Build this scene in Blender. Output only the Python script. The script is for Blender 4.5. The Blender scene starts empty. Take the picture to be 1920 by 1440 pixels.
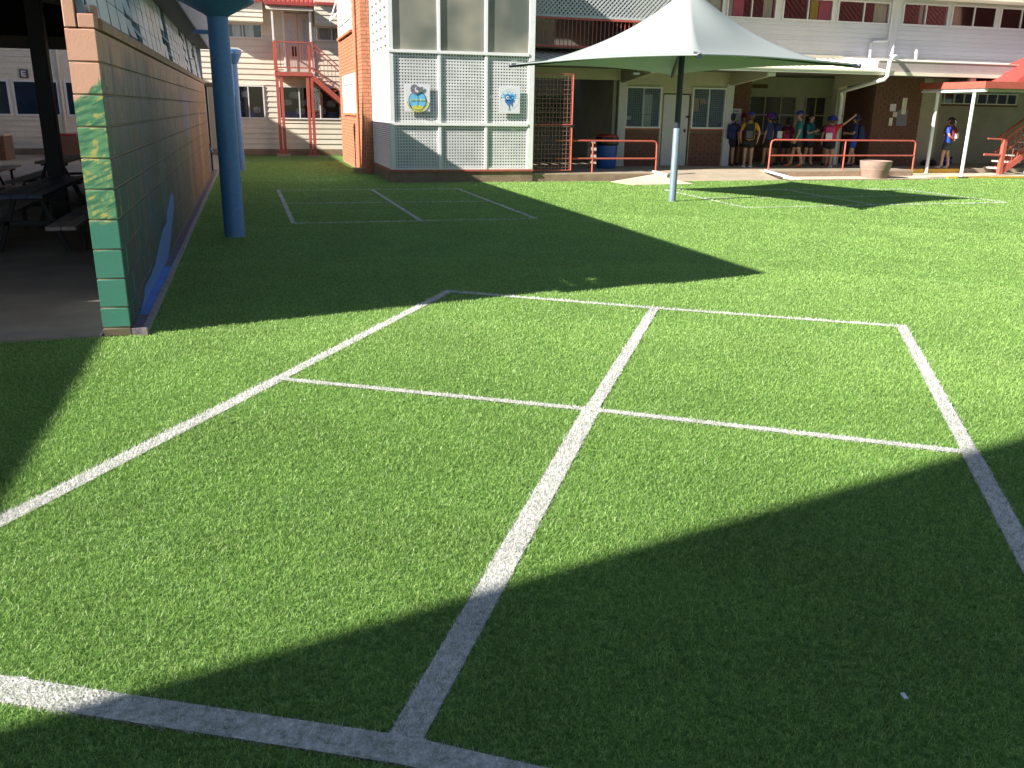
import bpy, bmesh, math, random
import numpy as np
from mathutils import Vector, Matrix
random.seed(7); rng = np.random.default_rng(11)
S = bpy.context.scene
C = S.collection
PI = math.pi

# ------------------------------------------------------------------ camera, world, sun, exposure
cam = bpy.data.cameras.new('camera'); co = bpy.data.objects.new('camera', cam); C.objects.link(co)
F_PX, PITCH, ROLL, YAW, EYE = 1636.68, 0.303943855, 0.0152262928, 0.28569569, 1.55
F0 = Vector((math.sin(YAW), math.cos(YAW), 0)); R0 = Vector((math.cos(YAW), -math.sin(YAW), 0)); Z0 = Vector((0, 0, 1))
FW = F0*math.cos(PITCH) - Z0*math.sin(PITCH); U1 = Z0*math.cos(PITCH) + F0*math.sin(PITCH)
RT = R0*math.cos(ROLL) + U1*math.sin(ROLL); UP = -R0*math.sin(ROLL) + U1*math.cos(ROLL)
m = Matrix((RT, UP, -FW)).transposed().to_4x4(); m.translation = (0, 0, EYE)
co.matrix_world = m
cam.sensor_width = 36; cam.lens = F_PX/1920*36; cam.clip_start = 0.05; cam.clip_end = 2000
S.camera = co

SUN_EL = math.radians(30.6); SX, SY = 0.970, 0.242          # horizontal travel of the light
w = bpy.data.worlds.new('World'); S.world = w; w.use_nodes = True
nt = w.node_tree; bg = nt.nodes['Background']
sky = nt.nodes.new('ShaderNodeTexSky'); sky.sky_type = 'NISHITA'; sky.sun_disc = False
sky.sun_elevation = SUN_EL
sky.sun_rotation = math.atan2(-SX, -SY)                      # sun stands at (-SX,-SY)
sky.air_density = 1.0; sky.dust_density = 0.6; sky.ozone_density = 1.0
nt.links.new(sky.outputs[0], bg.inputs[0]); bg.inputs[1].default_value = 0.052
sl = bpy.data.lights.new('sun', 'SUN'); so = bpy.data.objects.new('sun', sl); C.objects.link(so)
sl.energy = 5.0; sl.angle = math.radians(0.55); sl.color = (1.0, 0.93, 0.82)
d = Vector((SX*math.cos(SUN_EL), SY*math.cos(SUN_EL), -math.sin(SUN_EL)))
so.rotation_euler = d.to_track_quat('-Z', 'Y').to_euler(); so.location = (-20, -5, 15)
S.view_settings.view_transform = 'Standard'; S.view_settings.look = 'None'
S.view_settings.exposure = 1.22; S.view_settings.gamma = 1
S.view_settings.use_curve_mapping = False

# ------------------------------------------------------------------ materials
def mat(name, col, rough=0.7, var=0.12, scale=6.0, bump=0.0, bscale=60.0, dirt=0.0, dscale=1.2, metal=0.0, spec=0.5, stretch=None):
    M = bpy.data.materials.new(name); M.use_nodes = True
    n = M.node_tree.nodes; l = M.node_tree.links; b = n['Principled BSDF']
    b.inputs['Roughness'].default_value = rough; b.inputs['Metallic'].default_value = metal
    b.inputs['Specular IOR Level'].default_value = spec
    g = n.new('ShaderNodeNewGeometry'); src = g.outputs['Position']
    if stretch:
        mp = n.new('ShaderNodeMapping'); mp.inputs['Scale'].default_value = stretch; l.new(src, mp.inputs[0]); src = mp.outputs[0]
    no = n.new('ShaderNodeTexNoise'); no.inputs['Scale'].default_value = scale; no.inputs['Detail'].default_value = 5
    l.new(src, no.inputs['Vector'])
    mr = n.new('ShaderNodeMapRange'); mr.inputs[1].default_value = .3; mr.inputs[2].default_value = .7
    mr.inputs[3].default_value = 1-var; mr.inputs[4].default_value = 1+var; l.new(no.outputs['Fac'], mr.inputs[0])
    mx = n.new('ShaderNodeVectorMath'); mx.operation = 'SCALE'; mx.inputs[0].default_value = col[:3]
    l.new(mr.outputs[0], mx.inputs['Scale']); out = mx.outputs[0]
    oi = n.new('ShaderNodeObjectInfo')
    mr3 = n.new('ShaderNodeMapRange'); mr3.inputs[3].default_value = 1-var*.5; mr3.inputs[4].default_value = 1+var*.5
    l.new(oi.outputs['Random'], mr3.inputs[0])
    m3 = n.new('ShaderNodeVectorMath'); m3.operation = 'SCALE'; l.new(out, m3.inputs[0]); l.new(mr3.outputs[0], m3.inputs['Scale']); out = m3.outputs[0]
    if dirt > 0:
        n2 = n.new('ShaderNodeTexNoise'); n2.inputs['Scale'].default_value = dscale; n2.inputs['Detail'].default_value = 8; n2.inputs['Roughness'].default_value = .7
        l.new(g.outputs['Position'], n2.inputs['Vector'])
        r2 = n.new('ShaderNodeMapRange'); r2.inputs[1].default_value = .48; r2.inputs[2].default_value = .72; r2.inputs[4].default_value = dirt
        l.new(n2.outputs['Fac'], r2.inputs[0])
        mm = n.new('ShaderNodeMix'); mm.data_type = 'RGBA'; l.new(r2.outputs[0], mm.inputs['Factor']); l.new(out, mm.inputs['A'])
        mm.inputs['B'].default_value = (.10, .085, .06, 1); out = mm.outputs['Result']
    l.new(out, b.inputs['Base Color'])
    if bump > 0:
        nb = n.new('ShaderNodeTexNoise'); nb.inputs['Scale'].default_value = bscale; nb.inputs['Detail'].default_value = 4; l.new(src, nb.inputs['Vector'])
        bp = n.new('ShaderNodeBump'); bp.inputs['Strength'].default_value = bump; bp.inputs['Distance'].default_value = .01
        l.new(nb.outputs['Fac'], bp.inputs['Height']); l.new(bp.outputs[0], b.inputs['Normal'])
    return M

M = {}
M['cream'] = mat('cream weatherboard paint', (.83, .78, .65), .55, .05, 3, .1, 40, .12, 1.5, stretch=(.4, .4, 3))
M['shaded_cream'] = mat('cream weatherboard paint greyed for shade', (.61, .60, .62), .6, .04, 2, .1, 40, .06, 1, stretch=(.3, .3, 3))  # upper storey's cream paint with its shade put into the colour
M['beige'] = mat('beige painted panel', (.50, .47, .35), .6, .05, 3, 0, 40, .1)
M['render'] = mat('grey rendered wall', (.42, .40, .34), .8, .08, 2, .2, 30, .18)
M['white'] = mat('white gloss paint', (.86, .87, .88), .4, .03, 8, 0, 40, .06, 3)
M['pinkdoor'] = mat('pale pink door paint', (.66, .56, .52), .5, .03, 8, 0)
M['greydoor'] = mat('pale grey door paint', (.58, .58, .60), .5, .03, 8, 0, 40, .05)
M['red'] = mat('faded red steel paint', (.50, .115, .085), .42, .12, 12, .05, 80, .15, 6)
M['redroof'] = mat('red corrugated roofing', (.42, .07, .06), .45, .08, 4, 0, 30, .12)
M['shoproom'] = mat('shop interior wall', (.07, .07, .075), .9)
M['oldroof'] = mat('weathered red roofing', (.25, .065, .055), .6, .1, 3, 0, 30, .2)
M['brick'] = mat('orange brick', (.46, .185, .10), .85, .16, 9, .4, 60, .08, 3)
M['brownbrick'] = mat('brown brick', (.20, .095, .068), .85, .15, 12, .3, 60, .12, 3)
M['mortar'] = mat('mortar', (.42, .31, .22), .9, .1, 20, .3, 60)
M['darkmortar'] = mat('brown mortar', (.20, .13, .10), .9, .1, 20, .3, 60)
M['steel_black'] = mat('dark steel', (.018, .019, .022), .5, .1, 10)
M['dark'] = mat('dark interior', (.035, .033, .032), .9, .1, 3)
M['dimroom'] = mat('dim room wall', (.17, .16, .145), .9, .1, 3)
M['ceiling'] = mat('dark ceiling lining', (.20, .185, .17), .8, .15, 3)
M['concrete'] = mat('worn concrete', (.44, .37, .28), .85, .10, 3, .35, 45, .22, 1.1)
M['paleconcrete'] = mat('pale concrete', (.60, .53, .42), .85, .07, 3, .3, 45, .12, 1.1)
M['kerbface'] = mat('stained concrete face', (.30, .215, .15), .9, .2, 4, .4, 30, .35, 1.6)
M['slab'] = mat('hall concrete floor', (.34, .30, .255), .8, .14, 2.2, .25, 35, .35, .8)
M['purplekerb'] = mat('painted purple kerb', (.20, .16, .20), .75, .18, 7, .5, 60, .3, 2.5)
M['kerbedge'] = mat('grey kerb concrete', (.27, .25, .25), .85, .18, 9, .5, 60, .25, 3)
M['ground'] = mat('ground asphalt', (.12, .115, .11), .9, .15, 2, .3, 30)
M['bluepole'] = mat('blue painted steel', (.075, .21, .46), .42, .10, 22, .25, 90, .10, 9)
M['bluelight'] = mat('light blue paint', (.10, .26, .66), .6, .10, 10, .4, 70, .06, 6)
M['polegrey'] = mat('grey blue pole sleeve', (.16, .22, .29), .45, .08, 12, 0, 40, .1, 8)
M['polenavy'] = mat('dark navy steel', (.02, .03, .045), .4, .08, 12)
M['galv'] = mat('galvanised steel', (.45, .47, .48), .4, .12, 25, 0, metal=.6)
M['lav'] = mat('ribbed metal cladding', (.40, .40, .48), .5, .05, 4, 0, 40, .06)
M['louvre'] = mat('pale blue grey louvre blade', (.52, .58, .66), .4, .10, 6, 0, 40, .18, 3)
M['mullion'] = mat('blue grey steel mullion', (.24, .32, .44), .45, .08, 8)
M['yellow'] = mat('yellow safety paint', (.66, .40, .05), .7, .12, 10, .2, 60, .15, 5)
M['bin'] = mat('blue plastic bin', (.02, .10, .38), .4, .05, 5)
M['black_plastic'] = mat('black plastic liner', (.012, .012, .014), .3, .2, 30, .8, 30)
M['redplastic'] = mat('red plastic lid', (.35, .02, .03), .4)
M['timber'] = mat('weathered timber plank', (.52, .45, .41), .75, .2, 5, .3, 60, .2, 3, stretch=(8, 1, 8))
M['benchblue'] = mat('dark blue painted plank', (.07, .11, .19), .5, .15, 5, .2, 60)
M['sandstone'] = mat('pinkish cast stone', (.34, .235, .20), .9, .12, 8, .6, 50, .12, 3)
M['breeze'] = mat('white painted breeze block', (.80, .80, .78), .7, .04, 12, .3, 60, .05)
M['screen'] = mat('pale plastic mesh', (.70, .71, .72), .5, .10, 3)
M['lattice'] = mat('white grey lattice', (.52, .55, .56), .6, .05, 8)
M['soil'] = mat('dry soil', (.10, .065, .04), .95, .3, 30, .8, 50)
M['paper'] = mat('paper', (.72, .72, .78), .8, .02, 5)
M['ink'] = mat('grey print', (.22, .22, .28), .8, .1, 50)
M['signwhite'] = mat('white sign board', (.78, .79, .84), .5, .02, 5)
M['sky_blue'] = mat('sky blue print', (.16, .50, .78), .6, .15, 9)
M['deep_blue'] = mat('deep blue print', (.03, .16, .55), .6, .3, 14)
M['navy_print'] = mat('navy print', (.03, .06, .18), .6)
M['signgrey'] = mat('grey print animal', (.19, .19, .22), .6, .25, 30)
M['signyellow'] = mat('yellow print', (.62, .62, .09), .6, .15, 30)
M['orange_print'] = mat('orange card', (.75, .28, .06), .7, .1, 8)
M['pinkcloth'] = mat('pink cloth', (.85, .16, .30), .8, .06, 8)
M['yellowcloth'] = mat('yellow card', (.68, .50, .05), .8, .08, 8)
M['curtain'] = mat('pale curtain', (.80, .76, .68), .9, .12, 5, stretch=(9, 9, .6))
M['greybundle'] = mat('grey fabric bundle', (.46, .52, .58), .8, .2, 7, .5, 12)
M['bluetub'] = mat('royal blue plastic tub', (.02, .05, .42), .4, .1, 6)
M['rock'] = mat('grey tarpaulin', (.14, .14, .14), .7, .3, 14, .6, 20)

def glassmat(name, tint, refl=0.16, rough=.02):
    G = bpy.data.materials.new(name); G.use_nodes = True
    n = G.node_tree.nodes; l = G.node_tree.links; n.remove(n['Principled BSDF'])
    t = n.new('ShaderNodeBsdfTransparent'); t.inputs[0].default_value = (*tint, 1)
    gl = n.new('ShaderNodeBsdfGlossy'); gl.inputs['Roughness'].default_value = rough
    f = n.new('ShaderNodeFresnel'); f.inputs[0].default_value = 1.5
    ad = n.new('ShaderNodeMath'); ad.operation = 'ADD'; ad.inputs[1].default_value = refl; l.new(f.outputs[0], ad.inputs[0]); ad.use_clamp = True
    mx = n.new('ShaderNodeMixShader'); l.new(ad.outputs[0], mx.inputs[0]); l.new(t.outputs[0], mx.inputs[1]); l.new(gl.outputs[0], mx.inputs[2])
    l.new(mx.outputs[0], n['Material Output'].inputs[0]); return G
M['glass'] = glassmat('window glass', (.90, .92, .92), .012)
M['clearglass'] = glassmat('clear window glass', (.99, .99, .99), .02)
M['wire'] = mat('rusty pink wire', (.42, .20, .16), .5, .2, 30)
M['obscure'] = mat('obscure louvre glass', (.055, .05, .042), .3, .1, 5)
M['glass_refl'] = glassmat('reflective window glass', (.98, .985, .985), .05)
M['blueglass'] = mat('opaque blue pane', (.014, .038, .07), .12, .25, 3, 0, 40)  # opaque blue colour filling the panes beside the letter sign

# frosted panes
G = bpy.data.materials.new('frosted glass'); G.use_nodes = True
n = G.node_tree.nodes; l = G.node_tree.links; b = n['Principled BSDF']; b.inputs['Roughness'].default_value = .28; b.inputs['Specular IOR Level'].default_value = 1.0
g = n.new('ShaderNodeNewGeometry'); no = n.new('ShaderNodeTexNoise'); no.inputs['Scale'].default_value = .9; no.inputs['Detail'].default_value = 2
l.new(g.outputs['Position'], no.inputs['Vector']); cr = n.new('ShaderNodeValToRGB')
cr.color_ramp.elements[0].position = .35; cr.color_ramp.elements[0].color = (.13, .15, .13, 1)
cr.color_ramp.elements[1].position = .68; cr.color_ramp.elements[1].color = (.40, .38, .31, 1)
l.new(no.outputs['Fac'], cr.inputs[0]); l.new(cr.outputs[0], b.inputs['Base Color']); M['frosted'] = G

# shade fabric: thin, lets a little light through
G = bpy.data.materials.new('pale shade cloth'); G.use_nodes = True
n = G.node_tree.nodes; l = G.node_tree.links; b = n['Principled BSDF']; b.inputs['Roughness'].default_value = .8; b.inputs['Base Color'].default_value = (.37, .42, .42, 1)
tr = n.new('ShaderNodeBsdfTranslucent'); tr.inputs[0].default_value = (.40, .47, .52, 1)
mx = n.new('ShaderNodeMixShader'); mx.inputs[0].default_value = .18
l.new(b.outputs[0], mx.inputs[1]); l.new(tr.outputs[0], mx.inputs[2]); l.new(mx.outputs[0], n['Material Output'].inputs[0]); M['cloth'] = G

# turf: fibre tone attribute plus broad mottling
def turfmat(name, c0, c1, c2, flat):
    T = bpy.data.materials.new(name); T.use_nodes = True
    n = T.node_tree.nodes; l = T.node_tree.links; b = n['Principled BSDF']
    b.inputs['Roughness'].default_value = .75 if flat else .42; b.inputs['Specular IOR Level'].default_value = .15 if flat else .40
    g = n.new('ShaderNodeNewGeometry')
    cr = n.new('ShaderNodeValToRGB'); e = cr.color_ramp.elements
    e[0].position = 0; e[0].color = (*c0, 1); e[1].position = 1; e[1].color = (*c2, 1); k = e.new(.55); k.color = (*c1, 1)
    if flat:
        no = n.new('ShaderNodeTexNoise'); no.inputs['Scale'].default_value = 38; no.inputs['Detail'].default_value = 6; no.inputs['Roughness'].default_value = .75
        l.new(g.outputs['Position'], no.inputs['Vector'])
        mr = n.new('ShaderNodeMapRange'); mr.inputs[1].default_value = .33; mr.inputs[2].default_value = .67; l.new(no.outputs['Fac'], mr.inputs[0]); l.new(mr.outputs[0], cr.inputs[0])
        nb = n.new('ShaderNodeTexNoise'); nb.inputs['Scale'].default_value = 90; nb.inputs['Detail'].default_value = 3; l.new(g.outputs['Position'], nb.inputs['Vector'])
        bp = n.new('ShaderNodeBump'); bp.inputs['Strength'].default_value = .9; bp.inputs['Distance'].default_value = .012
        l.new(nb.outputs['Fac'], bp.inputs['Height']); l.new(bp.outputs[0], b.inputs['Normal'])
    else:
        at = n.new('ShaderNodeAttribute'); at.attribute_name = 'tone'; l.new(at.outputs['Fac'], cr.inputs[0])
    big = n.new('ShaderNodeTexNoise'); big.inputs['Scale'].default_value = 1.3; big.inputs['Detail'].default_value = 4
    l.new(g.outputs['Position'], big.inputs['Vector'])
    m2 = n.new('ShaderNodeMapRange'); m2.inputs[1].default_value = .3; m2.inputs[2].default_value = .7; m2.inputs[3].default_value = .91; m2.inputs[4].default_value = 1.09
    l.new(big.outputs['Fac'], m2.inputs[0]); sc = n.new('ShaderNodeVectorMath'); sc.operation = 'SCALE'
    l.new(cr.outputs[0], sc.inputs[0]); l.new(m2.outputs[0], sc.inputs['Scale']); l.new(sc.outputs[0], b.inputs['Base Color'])
    if not flat:
        tr = n.new('ShaderNodeBsdfTranslucent'); l.new(sc.outputs[0], tr.inputs[0])
        mx = n.new('ShaderNodeMixShader'); mx.inputs[0].default_value = .28
        l.new(b.outputs[0], mx.inputs[1]); l.new(tr.outputs[0], mx.inputs[2]); l.new(mx.outputs[0], n['Material Output'].inputs[0])
    return T
M['turf'] = turfmat('artificial turf backing', (.05, .12, .025), (.15, .29, .065), (.34, .52, .17), True)
M['fibre'] = turfmat('turf fibre', (.015, .055, .014), (.21, .40, .08), (.68, .86, .36), False)
M['linebase'] = turfmat('white turf backing', (.20, .24, .18), (.45, .46, .43), (.70, .70, .67), True)
M['linefibre'] = turfmat('white turf fibre', (.42, .44, .44), (.84, .84, .82), (.92, .92, .90), False)

# mural on the long face of the block wall; green foliage on its end face
def mural():
    T = bpy.data.materials.new('mural paint'); T.use_nodes = True
    n = T.node_tree.nodes; l = T.node_tree.links; b = n['Principled BSDF']; b.inputs['Roughness'].default_value = .6
    g = n.new('ShaderNodeNewGeometry'); sp = n.new('ShaderNodeSeparateXYZ'); l.new(g.outputs['Position'], sp.inputs[0])
    def noise(scale, stretch, detail=5, rough=.6, dist=0.0):
        mp = n.new('ShaderNodeMapping'); mp.inputs['Scale'].default_value = stretch; l.new(g.outputs['Position'], mp.inputs[0])
        no = n.new('ShaderNodeTexNoise'); no.inputs['Scale'].default_value = scale; no.inputs['Detail'].default_value = detail
        no.inputs['Roughness'].default_value = rough; no.inputs['Distortion'].default_value = dist; l.new(mp.outputs[0], no.inputs[0]); return no.outputs['Fac']
    def rmp(v, a, bb, lo=0, hi=1):
        r = n.new('ShaderNodeMapRange'); r.inputs[1].default_value = a; r.inputs[2].default_value = bb; r.inputs[3].default_value = lo; r.inputs[4].default_value = hi
        l.new(v, r.inputs[0]); return r.outputs[0]
    def mix(f, a, c):
        k = n.new('ShaderNodeMix'); k.data_type = 'RGBA'
        if hasattr(f, 'links'): l.new(f, k.inputs['Factor'])
        else: k.inputs['Factor'].default_value = f
        for s, v in (('A', a), ('B', c)):
            if isinstance(v, tuple): k.inputs[s].default_value = (*v, 1)
            else: l.new(v, k.inputs[s])
        return k.outputs['Result']
    def math2(op, a, c):
        k = n.new('ShaderNodeMath'); k.operation = op
        for i, v in enumerate((a, c)):
            if hasattr(v, 'links'): l.new(v, k.inputs[i])
            else: k.inputs[i].default_value = v
        return k.outputs[0]
    yy, zz, xx = sp.outputs['Y'], sp.outputs['Z'], sp.outputs['X']
    # long face: vertical brush streaks, brown-grey above, green below, warm towards the far end
    st = noise(5, (1, 2.4, .22), 6, .7); st2 = noise(2.0, (1, 1.1, .35), 4, .6, .6)
    top = mix(rmp(st, .42, .58), (.225, .175, .14), (.062, .076, .082))
    low = mix(rmp(st, .52, .64), (.018, .058, .058), (.055, .034, .026))
    zn = math2('ADD', zz, math2('MULTIPLY', st2, .9))
    side = mix(rmp(zn, 1.55, 2.15), low, top)
    side = mix(rmp(st2, .52, .66, 0, .5), side, (.06, .075, .15))
    warm = mix(rmp(st, .4, .6), (.42, .17, .07), (.20, .11, .07))
    side = mix(math2('MULTIPLY', rmp(math2('ADD', yy, math2('MULTIPLY', st2, 5)), 13.5, 20), .8), side, warm)
    figm = math2('MULTIPLY', rmp(math2('ABSOLUTE', math2('SUBTRACT', yy, math2('ADD', 13.4, math2('MULTIPLY', st, 2.0))), 0), .75, .45), rmp(math2('ABSOLUTE', math2('SUBTRACT', zz, 1.42), 0), .34, .22))
    side = mix(math2('MULTIPLY', figm, .6), side, (.16, .14, .32))
    for (yc, wy, zlo, zhi, colr, st0) in ((16.0, .7, .2, 1.3, (.50, .16, .05), .45), (18.2, .5, .1, 1.5, (.55, .24, .08), .42), (14.6, .35, .1, 1.0, (.36, .20, .10), .45), (8.0, .12, .0, 1.4, (.15, .07, .045), .4), (9.9, .35, .25, 1.1, (.03, .11, .10), .4), (11.4, .25, .2, .95, (.11, .06, .10), .4), (7.3, .10, .0, 1.25, (.11, .06, .04), .4), (12.2, .3, .4, 1.3, (.10, .12, .10), .4)):
        ya = math2('ABSOLUTE', math2('SUBTRACT', yy, math2('ADD', yc-wy*.6, math2('MULTIPLY', st2, wy*1.2))), 0)
        mk = math2('MULTIPLY', rmp(ya, wy, wy*.6), math2('MULTIPLY', rmp(math2('ADD', zz, math2('MULTIPLY', st, .4)), zlo+.1, zlo+.3), rmp(math2('ADD', zz, math2('MULTIPLY', st, .4)), zhi+.25, zhi+.1)))
        side = mix(math2('MULTIPLY', mk, math2('MULTIPLY', rmp(st, st0-.1, st0+.12), .8)), side, colr)
    # pink top course
    side = mix(rmp(zn, 2.2, 2.38), side, (.40, .22, .14))
    # end face: salmon above, painted leaves below
    lf = noise(6, (1.2, 1, 1.1), 5, .65, 1.6)
    rot = n.new('ShaderNodeMapping'); rot.inputs['Scale'].default_value = (5.5, 1, 24)
    rot0 = n.new('ShaderNodeMapping'); rot0.inputs['Rotation'].default_value = (0, math.radians(24), 0); l.new(g.outputs['Position'], rot0.inputs[0]); l.new(rot0.outputs[0], rot.inputs[0]); nl = n.new('ShaderNodeTexNoise'); nl.inputs['Scale'].default_value = 1.6; nl.inputs['Detail'].default_value = 4; l.new(rot.outputs[0], nl.inputs[0])
    leaf = mix(rmp(nl.outputs['Fac'], .35, .6), (.035, .15, .09), (.11, .29, .14))
    ymask = math2('MULTIPLY', rmp(nl.outputs['Fac'], .46, .58), rmp(lf, .49, .58))
    leaf = mix(ymask, leaf, (.42, .40, .12))
    leaf = mix(rmp(math2('ADD', zz, math2('MULTIPLY', lf, .10)), .86, .82), leaf, (.045, .20, .15))
    lz = math2('ADD', math2('ADD', zz, math2('MULTIPLY', xx, -.65)), math2('MULTIPLY', lf, .14))
    end = mix(rmp(lz, 2.325, 2.345), leaf, (.66, .37, .27))
    end = mix(rmp(zz, .075, .065), end, (.13, .10, .07))
    nrm = n.new('ShaderNodeSeparateXYZ'); l.new(g.outputs['True Normal'], nrm.inputs[0])
    isend = rmp(nrm.outputs['Y'], -.5, -.6)
    col = mix(isend, side, end)
    dn = noise(14, (1, 1, 1), 6, .75); col = mix(rmp(dn, .62, .75, 0, .35), col, (.30, .27, .22))
    l.new(col, b.inputs['Base Color'])
    nb = noise(60, (1, 1, 1), 4); bp = n.new('ShaderNodeBump'); bp.inputs['Strength'].default_value = .2; bp.inputs['Distance'].default_value = .006
    l.new(nb, bp.inputs['Height']); l.new(bp.outputs[0], b.inputs['Normal'])
    return T
M['mural'] = mural()

# ------------------------------------------------------------------ helpers
def wl(o):
    v = Vector((0, 0, 0))
    while o is not None: v += o.location; o = o.parent
    return v
def tag(o, label=None, cat=None, group=None, kind=None):
    if label: o['label'] = label
    if cat: o['category'] = cat
    if group: o['group'] = group
    if kind: o['kind'] = kind
    return o
def thing(name, label, cat, loc=(0, 0, 0), group=None):
    o = bpy.data.objects.new(name, None); o.empty_display_size = .2; C.objects.link(o); o.location = loc
    return tag(o, label, cat, group)
class MB:
    def __init__(s): s.v = []; s.f = []
    def quadbox(s, pts):
        k = len(s.v); s.v += [tuple(p) for p in pts]
        s.f += [tuple(k+i for i in q) for q in ((0, 3, 2, 1), (4, 5, 6, 7), (0, 1, 5, 4), (1, 2, 6, 5), (2, 3, 7, 6), (3, 0, 4, 7))]; return s
    def box(s, x0, x1, y0, y1, z0, z1):
        return s.quadbox([(x0, y0, z0), (x1, y0, z0), (x1, y1, z0), (x0, y1, z0), (x0, y0, z1), (x1, y0, z1), (x1, y1, z1), (x0, y1, z1)])
    def bar(s, a, b, w, h=None, up=(0, 0, 1)):
        h = h or w; a = Vector(a); b = Vector(b); d = (b-a).normalized(); up = Vector(up)
        if abs(d.dot(up)) > .99: up = Vector((0, 1, 0))
        r = d.cross(up).normalized()*w/2; u = r.cross(d).normalized()*h/2
        return s.quadbox([a-r-u, a+r-u, b+r-u, b-r-u, a-r+u, a+r+u, b+r+u, b-r+u])
    def tube(s, pts, rad, n=10, cap=True):
        pts = [Vector(p) for p in pts]; rr = rad if isinstance(rad, (list, tuple)) else [rad]*len(pts)
        k0 = len(s.v); d0 = (pts[1]-pts[0]).normalized(); ref = Vector((0, 0, 1)) if abs(d0.z) < .9 else Vector((1, 0, 0))
        u = d0.cross(ref).normalized()
        for i, p in enumerate(pts):
            dd = (pts[min(i+1, len(pts)-1)]-pts[max(i-1, 0)]).normalized()
            u = (u-dd*u.dot(dd)).normalized(); vv = dd.cross(u)
            for j in range(n):
                a = 2*PI*j/n; s.v.append(tuple(p+(u*math.cos(a)+vv*math.sin(a))*rr[i]))
        for i in range(len(pts)-1):
            for j in range(n):
                a = k0+i*n+j; b2 = k0+i*n+(j+1) % n; s.f.append((a, b2, b2+n, a+n))
        if cap:
            s.f.append(tuple(k0+j for j in range(n))[::-1]); s.f.append(tuple(k0+(len(pts)-1)*n+j for j in range(n)))
        return s
    def lathe(s, c, prof, n=24):
        k0 = len(s.v)
        for r, z in prof:
            for j in range(n): a = 2*PI*j/n; s.v.append((c[0]+r*math.cos(a), c[1]+r*math.sin(a), c[2]+z))
        for i in range(len(prof)-1):
            for j in range(n): a = k0+i*n+j; b2 = k0+i*n+(j+1) % n; s.f.append((a, b2, b2+n, a+n))
        s.f.append(tuple(k0+j for j in range(n))[::-1]); s.f.append(tuple(k0+(len(prof)-1)*n+j for j in range(n))); return s
    def ellip(s, c, r, n=14, m_=8, zmin=-1.0, R=None):
        k0 = len(s.v); c = Vector(c)
        for i in range(m_+1):
            t = math.asin(max(-1, zmin))+(PI/2-math.asin(max(-1, zmin)))*i/m_
            for j in range(n):
                a = 2*PI*j/n; p = Vector((r[0]*math.cos(t)*math.cos(a), r[1]*math.cos(t)*math.sin(a), r[2]*math.sin(t)))
                if R: p = R @ p
                s.v.append(tuple(c+p))
        for i in range(m_):
            for j in range(n): a = k0+i*n+j; b2 = k0+i*n+(j+1) % n; s.f.append((a, b2, b2+n, a+n))
        s.f.append(tuple(k0+j for j in range(n))[::-1]); return s
    def prism(s, poly, y0, y1):       # polygon in x,z extruded in y
        k = len(s.v); q = len(poly); s.v += [(x, y0, z) for x, z in poly]+[(x, y1, z) for x, z in poly]
        s.f.append(tuple(range(k, k+q))); s.f.append(tuple(range(k+2*q-1, k+q-1, -1)))
        for i in range(q): j = (i+1) % q; s.f.append((k+i, k+q+i, k+q+j, k+j))
        return s
    def build(s, name, material, parent=None, bevel=0, smooth=False, kind=None, label=None, fix=True):
        off = wl(parent) if parent else Vector((0, 0, 0))
        me = bpy.data.meshes.new(name); me.from_pydata([tuple(Vector(p)-off) for p in s.v], [], s.f)
        if fix:
            bm = bmesh.new(); bm.from_mesh(me); bmesh.ops.recalc_face_normals(bm, faces=bm.faces); bm.to_mesh(me); bm.free()
        me.materials.append(material); o = bpy.data.objects.new(name, me); C.objects.link(o)
        if parent: o.parent = parent
        if smooth:
            me.polygons.foreach_set('use_smooth', [True]*len(me.polygons))
            try: me.set_sharp_from_angle(angle=math.radians(40))
            except Exception: pass
        if bevel:
            bv = o.modifiers.new('bevel', 'BEVEL'); bv.width = bevel; bv.segments = 2; bv.limit_method = 'ANGLE'
        if kind: o['kind'] = kind
        if label: o['label'] = label
        return o
SPLIT = {'porch_post', 'gutter', 'bracket_end', 'price_board', 'paper_notice', 'recess_room', 'newel_post', 'footing', 'yellow_edge', 'hood', 'sill', 'end_block', 'blue_patch', 'side_beam', 'fascia', 'pane', 'glazing_strip', 'door_frame', 'door', 'inner_wall', 'sun_leak_infill', 'return_wall'}
def B(name, material, parent, *bx, **k): 
    if len(bx) > 1 and name in SPLIT: return [B(name, material, parent, b_, **k) for b_ in bx][0]
    mb = MB()
    for b_ in bx: mb.box(*b_)
    return mb.build(name, material, parent, **k)
_shared = {}
def ubox(material, kind='box'):
    key = (material.name, kind)
    if key not in _shared:
        me = bpy.data.meshes.new(kind)
        if kind == 'box':
            e = .04; mb = MB().box(-.5, .5, -.5, .5, -.5, .5)
        elif kind == 'board':        # weatherboard: bottom edge stands proud (front is -y)
            mb = MB().quadbox([(-.5, -.5, -.5), (.5, -.5, -.5), (.5, .5, -.5), (-.5, .5, -.5), (-.5, .15, .5), (.5, .15, .5), (.5, .5, .5), (-.5, .5, .5)])
        elif kind == 'boardx':       # same, front is -x
            mb = MB().quadbox([(-.5, -.5, -.5), (.5, -.5, -.5), (.5, .5, -.5), (-.5, .5, -.5), (.15, -.5, .5), (.5, -.5, .5), (.5, .5, .5), (.15, .5, .5)])
        me.from_pydata(mb.v, [], mb.f)
        bm = bmesh.new(); bm.from_mesh(me); bmesh.ops.recalc_face_normals(bm, faces=bm.faces); bm.to_mesh(me); bm.free()
        me.materials.append(material); _shared[key] = me
    return _shared[key]
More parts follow.
